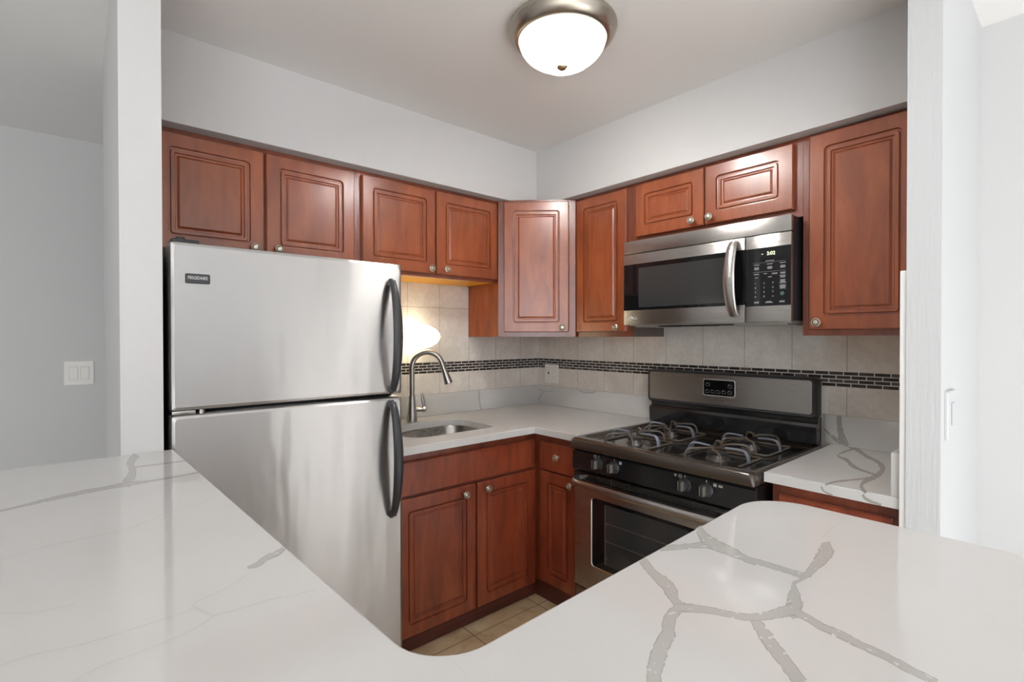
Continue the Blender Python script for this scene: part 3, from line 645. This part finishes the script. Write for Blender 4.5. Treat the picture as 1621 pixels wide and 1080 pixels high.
# gooseneck leans out over the bowl (to the right and towards the viewer)
gd = Vector((.80, -.60, 0)).normalized(); rad = .078; zc_ = CT+.278
pts = [Vector((FX, FY, CT+.128+i*.03)) for i in range(6)]
for i in range(0, 15):
    a = PI-(PI*.93)*i/14; pts.append(Vector((FX, FY, zc_))+gd*(rad+rad*math.cos(a))+Vector((0, 0, rad*math.sin(a))))
mb = MB(); mb.tube(pts, .0132, 16); mb.build('spout', M_nickel, t, org)
e = pts[-1]; dr = (pts[-1]-pts[-2]).normalized()
mb = MB(); mb.lathe([(.0, -.002), (.0138, -.002), (.0142, .012), (.0138, .02), (.0165, .05), (.0215, .098), (.0222, .104), (.019, .106), (0, .106)], e, dr, 24, cap=False); mb.build('spray_head', M_nickel, t, org)
mb = MB(); hx = Vector((.93, -.36, 0)).normalized(); hz = CT+.062
mb.lathe([(.0125, 0), (.0125, .034), (.0155, .036), (.0155, .050), (.012, .053), (0, .053)], Vector((FX, FY, hz))+hx*.018, hx, 20)
p0 = Vector((FX, FY, hz+.008))+hx*.062
mb.tube([p0, p0+Vector((0, 0, .022))-hx*.003, p0+Vector((0, 0, .048))-hx*.007, p0+Vector((0, 0, .074))-hx*.012], 0, 12, ell=[(.007, .006), (.0085, .0065), (.0095, .0052), (.006, .004)])
mb.build('lever', M_nickel, t, org)

org = (-.945, -.0065, 1.283)
t = thing('wall_light', 'glowing oval frosted glass wall sconce above the sink, partly behind the refrigerator', 'lamp', 'B', org)
mb = MB(); mb.box(-1.0, -.89, -.022, -.0068, 1.245, 1.321, .006); mb.build('back_plate', M_knob, t, org)
mb = MB(); prof = []
for i in range(21):
    a = -1+2*i/20; r = .064*(1-abs(a)**2.0)**.6; prof.append((max(r, .006), a*.120))
mb.lathe(prof, (-.945, -.090, 1.283), 'x', 32); sg = mb.build('shade', M_sconce, t, org)
mb = MB()
for s in (1,): mb.lathe([(.006, .118), (.006, .126), (.009, .128), (.009, .133), (.004, .137), (0, .138)], (-.945, -.090, 1.283), Vector((s, 0, 0)), 16)
mb.build('finial', M_knob, t, org)

# ------------------------------------------------------------------ refrigerator
FXL, FXR, FYF = -2.117, -1.4155, -.76
org = ((FXL+FXR)/2, -.40, 0)
t = thing('refrigerator', 'tall stainless top-freezer refrigerator with two black handles', 'refrigerator', 'B', org)
mb = MB(); mb.box(FXL+.004, FXR-.004, -.685, -.03, .03, 1.545, .004)
for x in (FXL+.06, FXR-.06):
    for y in (-.64, -.09): mb.lathe([(.02, 0), (.02, .032)], (x, y, 0), 'z', 16)
mb.build('body', M_blkm, t, org, 'black cabinet body')
def fdoor(name, z0, z1):
    mb = MB(); L = [(0, -.692, .004), (0, FYF+.010, .004), (.003, FYF+.003, .006), (.010, FYF, .010)]
    mb.rings([[(a, y, b) for a, b in rrect(FXL+i, FXR-i, z0+i, z1-i, r)] for i, y, r in L], sm=True)
    o = mb.build(name, M_fridge, t, org)
    g = MB(); g.box(FXL+.006, FXR-.006, -.692, -.6852, z0+.006, z1-.006); g.build('gasket', M_gap, o, Vector(org)+o.location, 'black rubber gasket'); return o
fz = fdoor('freezer_door', 1.077, 1.5435); fr = fdoor('door', .075, 1.0645)
mb = MB(); mb.box(FXL+.02, FXR-.02, -.70, -.6855, 1.066, 1.0755); mb.build('divider', M_gap, t, org)
mb = MB(); mb.box(FXL+.02, FXR-.02, -.72, -.6855, .012, .07, .004)
mb.build('base_grille', M_blkm, t, org)
mb = MB()
mb.box(FXL+.008, FXL+.075, -.735, -.67, 1.5455, 1.556, .004); mb.lathe([(.012, 0), (.012, .014), (.008, .017)], (FXL+.03, -.72, 1.5455), 'z', 16); mb.build('top_hinge', M_blkm, t, org)
mb = MB(); mb.box(FXL+.004, FXL+.06, -.752, -.69, 1.0655, 1.0762, .002)
mb.lathe([(.009, 0), (.009, .0118)], (FXL+.075, -.745, 1.0649), 'z', 12); mb.build('centre_hinge', M_nickel, t, org)
def fhandle(par, z0, z1, hx):
    mb = MB(); zz = [z0, z0+.015, z0+.05]; H = z1-z0; P = []; E = []
    for i in range(25):
        s = i/24; z = z0+H*s; b = math.sin(PI*s)**.55
        P.append((hx, FYF-.004-.054*b, z)); w = .0125+.0055*math.sin(PI*s); E.append((.0105, w) if 0 < i < 24 else (.007, .009))
    mb.tube(P, 0, 14, ell=E, up=(0, -1, 0))
    for zz, sg in ((z0+.012, 1), (z1-.012, -1)): mb.box(hx-.012, hx+.012, FYF-.022, FYF-.0002, zz-.010, zz+.010, .004)
    return mb.build('handle', M_hdl, par, Vector(org)+par.location, 'black bowed handle')
fhandle(fz, 1.085, 1.484, -1.462); fhandle(fr, .640, 1.052, -1.462)
mb = MB(); mb.rings([[(a, y, b) for a, b in rrect(-2.0815+i, -2.0215-i, 1.430+i, 1.4575-i, .004)] for i, y in ((0, FYF-.0002), (0, FYF-.002), (.001, FYF-.003))])
bd = mb.build('badge', M_hdl, fz, Vector(org)+fz.location, 'small black name badge')
mb = MB(); mb.text('FRIGIDAIRE', .0128, (-2.0515, FYF-.0032, 1.4455), mi=0, sx=.74); mb.build('lettering', M_print, fz, Vector(org)+fz.location, 'white badge lettering')

# ------------------------------------------------------------------ microwave
MF = -.37; U0, U1, Z0, Z1 = .962, 1.6915, 1.3345, 1.7225
org = ((U0+U1)/2, -.18, Z0)
t = thing('microwave', 'stainless over-the-range microwave with black glass door', 'microwave', 'S', org)
mb = MB(); mb.box(U0+.004, U1-.004, MF+.022, -.0070, Z0+.006, Z1-.0008, .003); mb.build('body', M_blkm, t, org)
mb = MB(); mb.box(U0, U1, MF+.001, MF+.021, 1.6625, Z1-.001, .003); mb.build('vent_panel', M_steel, t, org)
def plate(mb, a, b, z0, z1, y, mi=0, th=.004, bev=0.): mb.box(a, b, y-th, y, z0, z1, bev, mi)
US = 1.5275
mb = MB(); mb.box(U0, US-.0012, MF, MF+.021, Z0, 1.6595, .0025); dr_ = mb.build('door', M_steel, t, org); do = Vector(org)+dr_.location
mb = MB(); mb.box(U0+.0005, US-.0016, MF-.0006, MF+.004, 1.402, 1.6135); mb.build('door_glass', M_glassb, dr_, do, 'black glass')
mb = MB(); mb.box(1.0434, 1.4545, MF-.0009, MF+.003, 1.4145, 1.594); mb.build('window_screen', M_pane, dr_, do, 'grey see-through screen')
mb = MB(); P = []; E = []
for i in range(19):
    s = i/18; P.append((1.487-.003*math.sin(PI*s), MF-.006-.040*math.sin(PI*s)**.6, 1.362+.285*s)); E.append((.007, .0235-.004*abs(2*s-1)))
mb.tube(P, 0, 16, ell=E, up=(0, -1, 0)); mb.build('handle', M_steel, dr_, do, 'bowed steel handle')
mb = MB(); mb.text('LG', .021, (1.0225, MF-.0004, 1.3655), sx=.95, depth=.0004)
mb.tube([(1.0 +.0085*math.cos(a), MF-.0006, 1.3655+.0085*math.sin(a)) for a in [2*PI*i/20 for i in range(17)]], .0011, 6)
mb.box(.9995, 1.0012, MF-.0012, MF-.0003, 1.3625, 1.3695); mb.box(1.0005, 1.0045, MF-.0012, MF-.0003, 1.3622, 1.3635); mb.lathe([(.0013, 0), (0, .001)], (.9965, MF, 1.3685), '-y', 10)
mb.build('logo', M_print, dr_, do, 'white logo lettering')
mb = MB(); mb.box(US+.0012, U1, MF, MF+.021, Z0, 1.6595, .0025); cp = mb.build('control_panel', M_steel, t, org); co = Vector(org)+cp.location
mb = MB(); mb.box(US+.0016, U1-.0005, MF-.0006, MF+.004, 1.3945, 1.6120); mb.build('keypad', M_glassb, cp, co, 'black glass keypad')
mb = MB(); mb.text('3:02', .0185, (1.622, MF-.0008, 1.5885), sx=.95); mb.box(1.588, 1.594, MF-.001, MF-.0007, 1.5875, 1.5888); mb.build('clock', M_led, cp, co, 'pale green clock digits')
mb = MB(); yk = MF-.0008
def dash(u, z, w, hh=.0022): mb.box(u-w/2, u+w/2, yk-.0002, yk+.0001, z-hh/2, z+hh/2)
KU = (1.566, 1.597, 1.6285, 1.6605)
dash(1.618, 1.5615, .030, .0020); mb.box(1.556, 1.672, yk-.0002, yk, 1.5560, 1.5567); mb.box(1.556, 1.672, yk-.0002, yk, 1.5215, 1.5222)
for u in (1.570, 1.618, 1.663):
    dash(u, 1.5495, .020); dash(u, 1.5395, .016); dash(u, 1.5360, .018); dash(u, 1.5325, .016)
for u, w in ((1.570, .018), (1.602, .012), (1.635, .019), (1.663, .018)): dash(u, 1.5145, w)
dash(1.635, 1.5110, .019); dash(1.663, 1.5110, .016); dash(1.570, 1.5015, .010); dash(1.618, 1.5015, .013)
for zq in (1.5035, 1.500, 1.4965, 1.4875, 1.484, 1.4805, 1.477, 1.468, 1.4645, 1.461, 1.4575): dash(1.663, zq, .019 + .003*math.sin(zq*4000))
mb.box(1.650, 1.676, yk-.0002, yk, 1.4722, 1.4728); mb.box(1.650, 1.676, yk-.0002, yk, 1.4535, 1.4541)
mb.build('key_legends', M_printg, cp, co, 'grey printed key legends'); mb = MB()
for i in range(12):
    mb = MB(); r_, c_ = divmod(i, 3)
    if i in (9, 11): dash(1.566+.0315*c_, 1.430, .006)
    else: mb.text('0' if i == 10 else str(i+1), .0098, (1.566+.0315*c_, yk, 1.4795-.0165*r_))
    mb.build('key_digit', M_printg, cp, co, 'grey printed key mark')
for u in (1.570, 1.615, 1.661):
    mb = MB(); dash(u, 1.4105, .017); dash(u, 1.4070, .018 if u != 1.615 else .026); mb.build('key_legend', M_printg, cp, co, 'grey printed key legend')
mb = MB(); mb.lathe([(.0075, 0), (.006, .0005), (.006, .0007), (0, .0007)], (1.661, MF-.0005, 1.438), '-y', 20); mb.build('start_key', mat('start_key_print', (70, 96, 84), .5), cp, co)
mb = MB(); mb.box(U0+.01, U1-.01, MF+.035, -.015, Z0-.004, Z0+.0055, .002); mb.box(U0+.03, 1.10, MF+.05, -.10, Z0-.010, Z0-.004); mb.box(1.40, U1-.03, MF+.05, -.10, Z0-.010, Z0-.004)
un = mb.build('underside', M_mesh, t, org, 'grey underside with filters')
mb = MB(); mb.box(1.12, 1.46, MF+.045, MF+.13, Z0-.0085, Z0-.0042); mb.build('lamp_cover', M_gap, un, Vector(org)+un.location, 'black lamp cover')

# ------------------------------------------------------------------ gas range
R0, R1 = .914, 1.6985; RC = (R0+R1)/2
org = (RC, -.34, 0)
t = thing('gas_range', 'stainless and black four-burner gas range with oven', 'stove', 'S', org)
mb = MB(); mb.box(R0+.006, R1-.006, -.60, -.035, .03, .803, .003)
for u in (R0+.06, R1-.06):
    for y in (-.55, -.1): mb.lathe([(.018, 0), (.018, .032)], (u, y, 0), 'z', 12)
mb.build('body', M_blk, t, org, 'black enamel body')
# cooktop: rolled rim around a recessed deck
mb = MB(); Rr = []
for du, yf_, yb, z, r in ((.002, -.686, -.045, .800, .010), (0, -.692, -.045, .812, .014), (0, -.692, -.045, .828, .018), (.003, -.688, -.047, .838, .018), (.009, -.680, -.05, .8435, .018),
                       (.016, -.668, -.055, .8445, .018), (.024, -.632, -.060, .8440, .018), (.030, -.622, -.066, .8385, .016), (.036, -.615, -.072, .8295, .014), (.044, -.606, -.080, .8275, .012)):
    Rr.append([(a, b, z) for a, b in rrect(R0-.002+du, R1+.002-du, yf_, yb, r, 7)])
mb.rings(Rr, True, False, 1, True)
mb.quad(Rr[-1], 0)
ck = mb.build('cooktop', [M_deck, M_rim], t, org); cko = Vector(org)+ck.location
# control panel with knobs
mb = MB(); mb.rings([[(u, y, z) for y, z in ((-.60, .707), (-.668, .707), (-.674, .712), (-.672, .786), (-.664, .7955), (-.60, .7955))] for u in (R0+.001, R1-.001)])
cp = mb.build('control_panel', M_blk, t, org, 'black control panel'); cpo = Vector(org)+cp.location
KN = (1.0600, 1.1405, 1.4520, 1.5330)
for i, u in enumerate(KN):
    mb = MB(); mb.lathe([(.0250, 0), (.0250, .003), (.0222, .006), (.0200, .017), (.0188, .021), (0, .0215)], (u, -.6735, .7535), '-y', 32, 0, cap=False)
    mb.box(u-.0065, u+.0065, -.7105, -.690, .7340, .7730, .003)
    kb = mb.build('burner_knob', M_hdl, cp, cpo, 'black knob with a silver grip line')
    m2 = MB(); m2.box(u-.0078, u-.0052, -.7100, -.690, .737, .770); m2.box(u+.0052, u+.0078, -.7100, -.690, .737, .770)
    for a in (-.9, -.5, -.1, .3): m2.box(u+.0225*math.cos(a)-.0013, u+.0225*math.cos(a)+.0013, -.6790, -.6765, .7535+.0225*math.sin(a)-.0016, .7535+.0225*math.sin(a)+.0016)
    m2.build('grip_line', M_knob, kb, cpo+kb.location)
for i, u in enumerate(KN):
    mb = MB()
    mb.box(u-.0008, u+.0008, -.6738, -.6727, .7785, .7865); mb.build('knob_pointer', M_print, cp, cpo, 'small white tick above the knob'); mb = MB()
    q = u+(-.019 if i in (0, 2) else .030); zq = .7800 if i in (0, 2) else .7755; s = .0052
    for a, b, c, d in ((-s, s, s-.0012, s), (-s, s, -s, -s+.0012), (-s, -s+.0012, -s, s), (s-.0012, s, -s, s)): mb.box(q+a, q+b, -.6738, -.6724, zq+c, zq+d)
    if i in (1, 3): mb.box(q-.002, q+.002, -.6738, -.6724, zq-.002, zq+.002)
    if i == 2:
        for w_, dz_ in ((.010, .002), (.007, -.0025)): mb.box(q-.019-w_/2, q-.019+w_/2, -.6738, -.6724, zq+dz_-.0009, zq+dz_+.0009)
    if i == 3:
        for w_, dz_ in ((.014, .002), (.014, -.0025)): mb.box(q+.020-w_/2, q+.020+w_/2, -.6738, -.6724, zq+dz_-.0009, zq+dz_+.0009)
    mb.build('burner_mark', M_print, cp, cpo, 'small white burner mark')
# oven door
mb = MB(); W0, W1, WZ0, WZ1 = 1.012, 1.601, .308, .601
Ro = [[(a, y, b) for a, b in rrect(R0+.003+i, R1-.003-i, .200+i, .6985-i, .004)] for i, y in ((0, -.612), (0, -.659), (.003, -.664))]
Ri = [[(a, y, b) for a, b in rrect(W0+i, W1-i, WZ0+i, WZ1-i, .014)] for i, y in ((0, -.664), (.002, -.661), (.003, -.640))]
mb.rings(Ro+Ri, True, False)
dr_ = mb.build('oven_door', M_steel, t, org); do = Vector(org)+dr_.location
mb = MB(); mb.rings([[(a, y, b) for a, b in rrect(W0+.003, W1-.003, WZ0+.003, WZ1-.003, .012)] for y in (-.648, -.6608)]); mb.build('window_frame', M_glassb, dr_, do, 'black glass border')
mb = MB(); mb.rings([[(a, y, b) for a, b in rrect(1.080, 1.533, .335, .585, .006)] for y in (-.659, -.6611)]); mb.build('window_pane', M_pane, dr_, do, 'dark grey oven glass')
mb = MB()
for z in (.510, .435): mb.box(1.090, 1.523, -.6616, -.6610, z-.0009, z+.0009)
mb.box(1.083, 1.0855, -.6616, -.6610, .337, .583)
for z in (.50, .43, .36): mb.box(1.0905, 1.0925, -.6616, -.6610, z, z+.012)
mb.build('oven_rack', M_under, dr_, do, 'grey oven racks seen through the glass')
mb = MB(); mb.box(R0+.0035, R1-.0035, -.6665, -.6642, .6275, .6980, .001)
vp = mb.build('vent_panel', M_blk, dr_, do, 'black strip above the steel door face')
mb = MB()
for z in (.694, .6895, .685, .6805, .676):
    mb.box(1.045, 1.567, -.6682, -.6664, z-.0006, z+.0006)
for u in (1.12, 1.21, 1.30, 1.39, 1.48): mb.box(u-.001, u+.001, -.6684, -.6664, .673, .697)
mb.build('vent_grille', M_dkprint, vp, do+vp.location)
P = smooth([(.938, -.668, .668), (.944, -.695, .667), (.965, -.714, .6655), (1.03, -.722, .665), (RC, -.726, .665), (1.585, -.722, .665), (1.648, -.714, .6655), (1.668, -.695, .667), (1.674, -.668, .668)], 5)
mb = MB(); mb.tube(P, 0, 14, ell=(.0155, .011), up=(0, 0, 1)); mb.build('handle', M_steel, dr_, do, 'curved steel handle')
mb = MB(); mb.box(R0+.004, R1-.004, -.655, -.602, .04, .190, .004); mb.build('storage_drawer', M_steel, t, org)
# backguard
mb = MB()
prof = [(-.035, .800), (-.060, .846), (-.086, .850), (-.090, .918), (-.084, .930), (-.070, .934), (-.070, .955), (-.035, .955)]
B0, B1 = .9115, 1.686
mb.rings([[(u, y, z) for y, z in prof] for u in (B0+.002, B1-.002)])
B0 = .9055
bg = mb.build('backguard', M_blk, t, org, 'black backguard'); bgo = Vector(org)+bg.location
mb = MB(); mb.rings([[(a, y, b) for a, b in rrect(B0+i, B1-i, .953+i, 1.1155-i, r, 7)] for i, y, r in ((.004, -.035, .016), (0, -.040, .018), (0, -.088, .018), (.004, -.094, .016), (.008, -.094, .015), (.011, -.0915, .014))], sm=True)
hd = mb.build('console_rim', M_blkm, bg, bgo, 'black console housing')
mb = MB(); mb.rings([[(a, y, b) for a, b in rrect(.9195+i, 1.6685-i, .9675+i, 1.1045-i, .012, 7)] for i, y in ((0, -.0905), (0, -.0935), (.001, -.0942))]); mb.build('console', M_steel, bg, bgo, 'brushed steel console')
D0, D1, DZ0, DZ1 = 1.2120, 1.3580, 1.0105, 1.0815
mb = MB(); mb.rings([[(a, y, b) for a, b in rrect(D0+i, D1-i, DZ0+i, DZ1-i, .010, 6)] for i, y in ((-.0025, -.0940), (-.0025, -.0955), (-.0005, -.0958))]); mb.build('display_bezel', M_print, bg, bgo, 'pale bezel')
mb = MB(); mb.rings([[(a, y, b) for a, b in rrect(D0+i, D1-i, DZ0+i, DZ1-i, .009, 6)] for i, y in ((0, -.0950), (0, -.0962))]); mb.build('display', M_glassb, bg, bgo, 'black clock display')
mb = MB(); yk = -.0963
def key(u, z, w=.017, hh=.012):
    g_ = .0009
    for a, b, c, d in ((-w/2, w/2, -hh/2, -hh/2+g_), (-w/2, -w/2+g_, -hh/2, hh/2), (w/2-g_, w/2, -hh/2, hh/2), (w*.05, w/2, hh/2-g_, hh/2)): mb.box(u+a, u+b, yk-.0002, yk, z+c, z+d)
    mb.box(u-w*.45, u, yk-.0002, yk, z+hh/2, z+hh/2+.0025)
for u in (1.231, 1.257, 1.283, 1.309, 1.336): key(u, 1.027)
key(1.233, 1.0585); key(1.337, 1.0555)
mb.build('display_keys', M_printg, bg, bgo, 'grey key outlines')
mb = MB(); mb.text('FRIGIDAIRE', .0095, (1.287, -.0944, .9885), sx=1.0, depth=.0002); mb.build('lettering', M_dkprint, bg, bgo, 'dark lettering')
# burners and grates
BU = ((1.128, -.515), (1.128, -.240), (1.492, -.515), (1.492, -.240))
for i, (u, y) in enumerate(BU):
    big = i == 2; rb = .038 if big else .032
    mb = MB(); mb.lathe([(rb+.004, 0), (rb+.003, .004), (rb-.004, .006), (rb-.006, .018), (0, .018)], (u, y, .8278), 'z', 32, cap=False); 
    for k_ in range(20):
        a = 2*PI*k_/20; c_, s_ = math.cos(a), math.sin(a); mb.box(u+(rb-.005)*c_-.0017, u+(rb-.005)*c_+.0017, y+(rb-.005)*s_-.0017, y+(rb-.005)*s_+.0017, .838, .8455)
    br = mb.build('burner', M_alu, ck, cko, 'aluminium burner head')
    m2 = MB(); m2.lathe([(rb-.002, 0), (rb, .002), (rb, .005), (rb-.005, .008), (0, .009)], (u, y, .8462), 'z', 32, cap=False); m2.build('burner_cap', M_blkm, br, cko+br.location, 'dark burner cap')
    grate_root = MB()
    gs = .113; zt = .8740; zb_ = .8315
    # square wire frame resting on the deck
    fr_ = [(u+a, y+b, zb_) for a, b in rrect(-gs, gs, -gs, gs, .014, 4)]; fr_.append(fr_[0]); grate_root.tube(fr_, .0042, 8, cap=False)
    g1 = grate_root.build('grate', M_wire, ck, cko, 'square brown wire grate')
    for k_ in range(4):
        a = PI/2*k_; c_, s_ = math.cos(a), math.sin(a)
        def pt(d, w_, z): return (u+c_*d-s_*w_, y+s_*d+c_*w_, z)
        m3 = MB()
        if k_ % 2 == 0:      # wide strap, blue reflected light in its colour, rising from the frame and reaching for the burner
            pth = smooth([pt(gs+.002, 0, zb_), pt(gs, 0, zb_+.020), pt(gs-.012, 0, zt-.004), pt(gs-.030, 0, zt), pt(gs-.055, 0, zt), pt(.030, 0, zt-.002)], 4)
            m3.tube(pth, 0, 10, ell=[(.0038, .0125-.0075*i_/(len(pth)-1)) for i_ in range(len(pth))], up=(c_, s_, 0.01))
        else:                # pair of wires from the frame meeting over the burner
            for sg_ in (-1, 1):
                pth = smooth([pt(gs, sg_*.070, zb_+.001), pt(gs-.002, sg_*.066, zb_+.024), pt(gs-.010, sg_*.056, zt-.004), pt(gs-.026, sg_*.036, zt), pt(gs-.052, sg_*.012, zt), pt(.034, sg_*.003, zt-.001)], 4)
                m3.tube(pth, 0, 8, ell=(.0042, .0046), up=(0, 0, 1))
        m3.build('finger', M_grate if k_ % 2 == 0 else M_wire, g1, cko+g1.location, 'enamel strap with blue reflected light in its colour' if k_ % 2 == 0 else 'brown wire finger')

# ------------------------------------------------------------------ ceiling light
LX, LY = -1.0767, -1.2354
t = thing('ceiling_light', 'flush round ceiling light with glowing alabaster glass dome', 'lamp', 'B', (LX, LY, 2.18))
org = (LX, LY, 2.18)
mb = MB(); mb.lathe([(.150, ZC-.0005), (.172, ZC-.0005), (.180, 2.311), (.1815, 2.303), (.179, 2.297), (.1765, 2.294), (.174, 2.285), (.162, 2.272), (.152, 2.266), (.147, 2.266), (.146, 2.272), (.146, 2.300)], (LX, LY, 0), 'z', 64, cap=False); mb.build('ring', M_ring, t, org, 'brushed nickel ring')
mb = MB(); prof = []
for i in range(15):
    a = (PI/2)*i/14; prof.append((.1455*math.cos(a)**.9, 2.272-.088*math.sin(a)))
mb.lathe(prof, (LX, LY, 0), 'z', 48, cap=False); mb.build('dome', M_dome, t, org, 'alabaster glass dome')
mb = MB(); mb.lathe([(.009, .008), (.0155, .004), (.0165, -.003), (.012, -.009), (.006, -.012), (0, -.013)], (LX, LY, 2.183), 'z', 20, cap=False); mb.build('finial', M_ringd, t, org, 'bronze finial')

# ------------------------------------------------------------------ outlets and switches
def outlet_plate(label, frame, u0, u1, z0, z1, y, kinds, group='wall plates'):
    org = ((u0+u1)/2, y, z0); t = thing('wall_plate', label, 'outlet' if 'o' in kinds or 'b' in kinds else 'switch', frame, org, group)
    mb = MB(); mb.rings([[(a, yy, b) for a, b in rrect(u0+i, u1-i, z0+i, z1-i, .004)] for i, yy in ((0, y), (0, y-.004), (.002, y-.0062))]); mb.build('plate', M_white, t, org)
    n_ = len(kinds); zc = (z0+z1)/2; pw = (u1-u0)/n_
    for i, kd in enumerate(kinds):
        uc = u0+pw*(i+.5) if n_ == 1 else (u0+u1)/2+(i-.5)*.046
        mb = MB()
        if kd == 'r':
            mb.rings([[(a, yy, b) for a, b in rrect(uc-.0165+j, uc+.0165-j, zc-.033+j, zc+.033-j, .002)] for j, yy in ((0, y-.006), (0, y-.0085), (.001, y-.0095))]); rk = mb.build('rocker', M_white, t, org)
            m2 = MB(); 
            for a, b, c, d in ((-.018, .018, .0335, .0345), (-.018, .018, -.0345, -.0335), (-.0180, -.017, -.0345, .0345), (.017, .018, -.0345, .0345)): m2.box(uc+a, uc+b, y-.0066, y-.006, zc+c, zc+d)
            m2.build('rocker_gap', M_sand, t, org)
        else:
            mb.rings([[(a, yy, b) for a, b in rrect(uc-.0165+j, uc+.0165-j, zc-.034+j, zc+.034-j, .004)] for j, yy in ((0, y-.006), (0, y-.0072), (.001, y-.0078))]); mb.build('socket', M_white, t, org)
            for s in (-1, 1):
                m2 = MB()
                m2.box(uc-.0072, uc-.0052, y-.0082, y-.0077, zc+s*.019-.004, zc+s*.019+.004); m2.box(uc+.0052, uc+.0072, y-.0082, y-.0077, zc+s*.019-.003, zc+s*.019+.003)
                m2.lathe([(.0024, 0), (.0024, .0004)], (uc, y-.0077, zc+s*.019-.008), '-y', 10)
                m2.build('slots', M_sand, t, org)
            if kd == 'b':
                m2 = MB(); m2.box(uc-.005, uc+.005, y-.0086, y-.0078, zc-.0035, zc+.0095)
                m2.build('test_button', M_gap, t, org, 'black test button')
    return t
outlet_plate('white double outlet plate on the tiles in the corner above the counter', 'S', .0740, .1930, .985, 1.1045, -.0078, 'bo')
outlet_plate('white outlet plate on the tiles just right of the stove backguard', 'S', 1.6260, 1.6980, .965, 1.076, -.0078, 'o')
outlet_plate('white double rocker light switch on the hallway wall at far left', 'B', -2.360, -2.240, 1.030, 1.156, 1.0995, 'rr')
# painted-over plate on the far side of the jamb wall
org = (-.575, -2.1505, 1.005)
t = thing('wall_plate', 'painted-over white switch plate on the jamb wall at right', 'switch', 'B', org, 'wall plates')
mb = MB(); mb.rings([[(a, y, b) for a, b in rrect(-.610+i, -.495-i, 1.010+i, 1.137-i, .004)] for i, y in ((0, -2.1505), (0, -2.1550), (.002, -2.1575))]); mb.build('plate', M_jamb, t, org)
mb = MB(); mb.box(-.567, -.538, -2.1605, -2.1576, 1.045, 1.105, .002); mb.build('rocker', M_jamb, t, org)
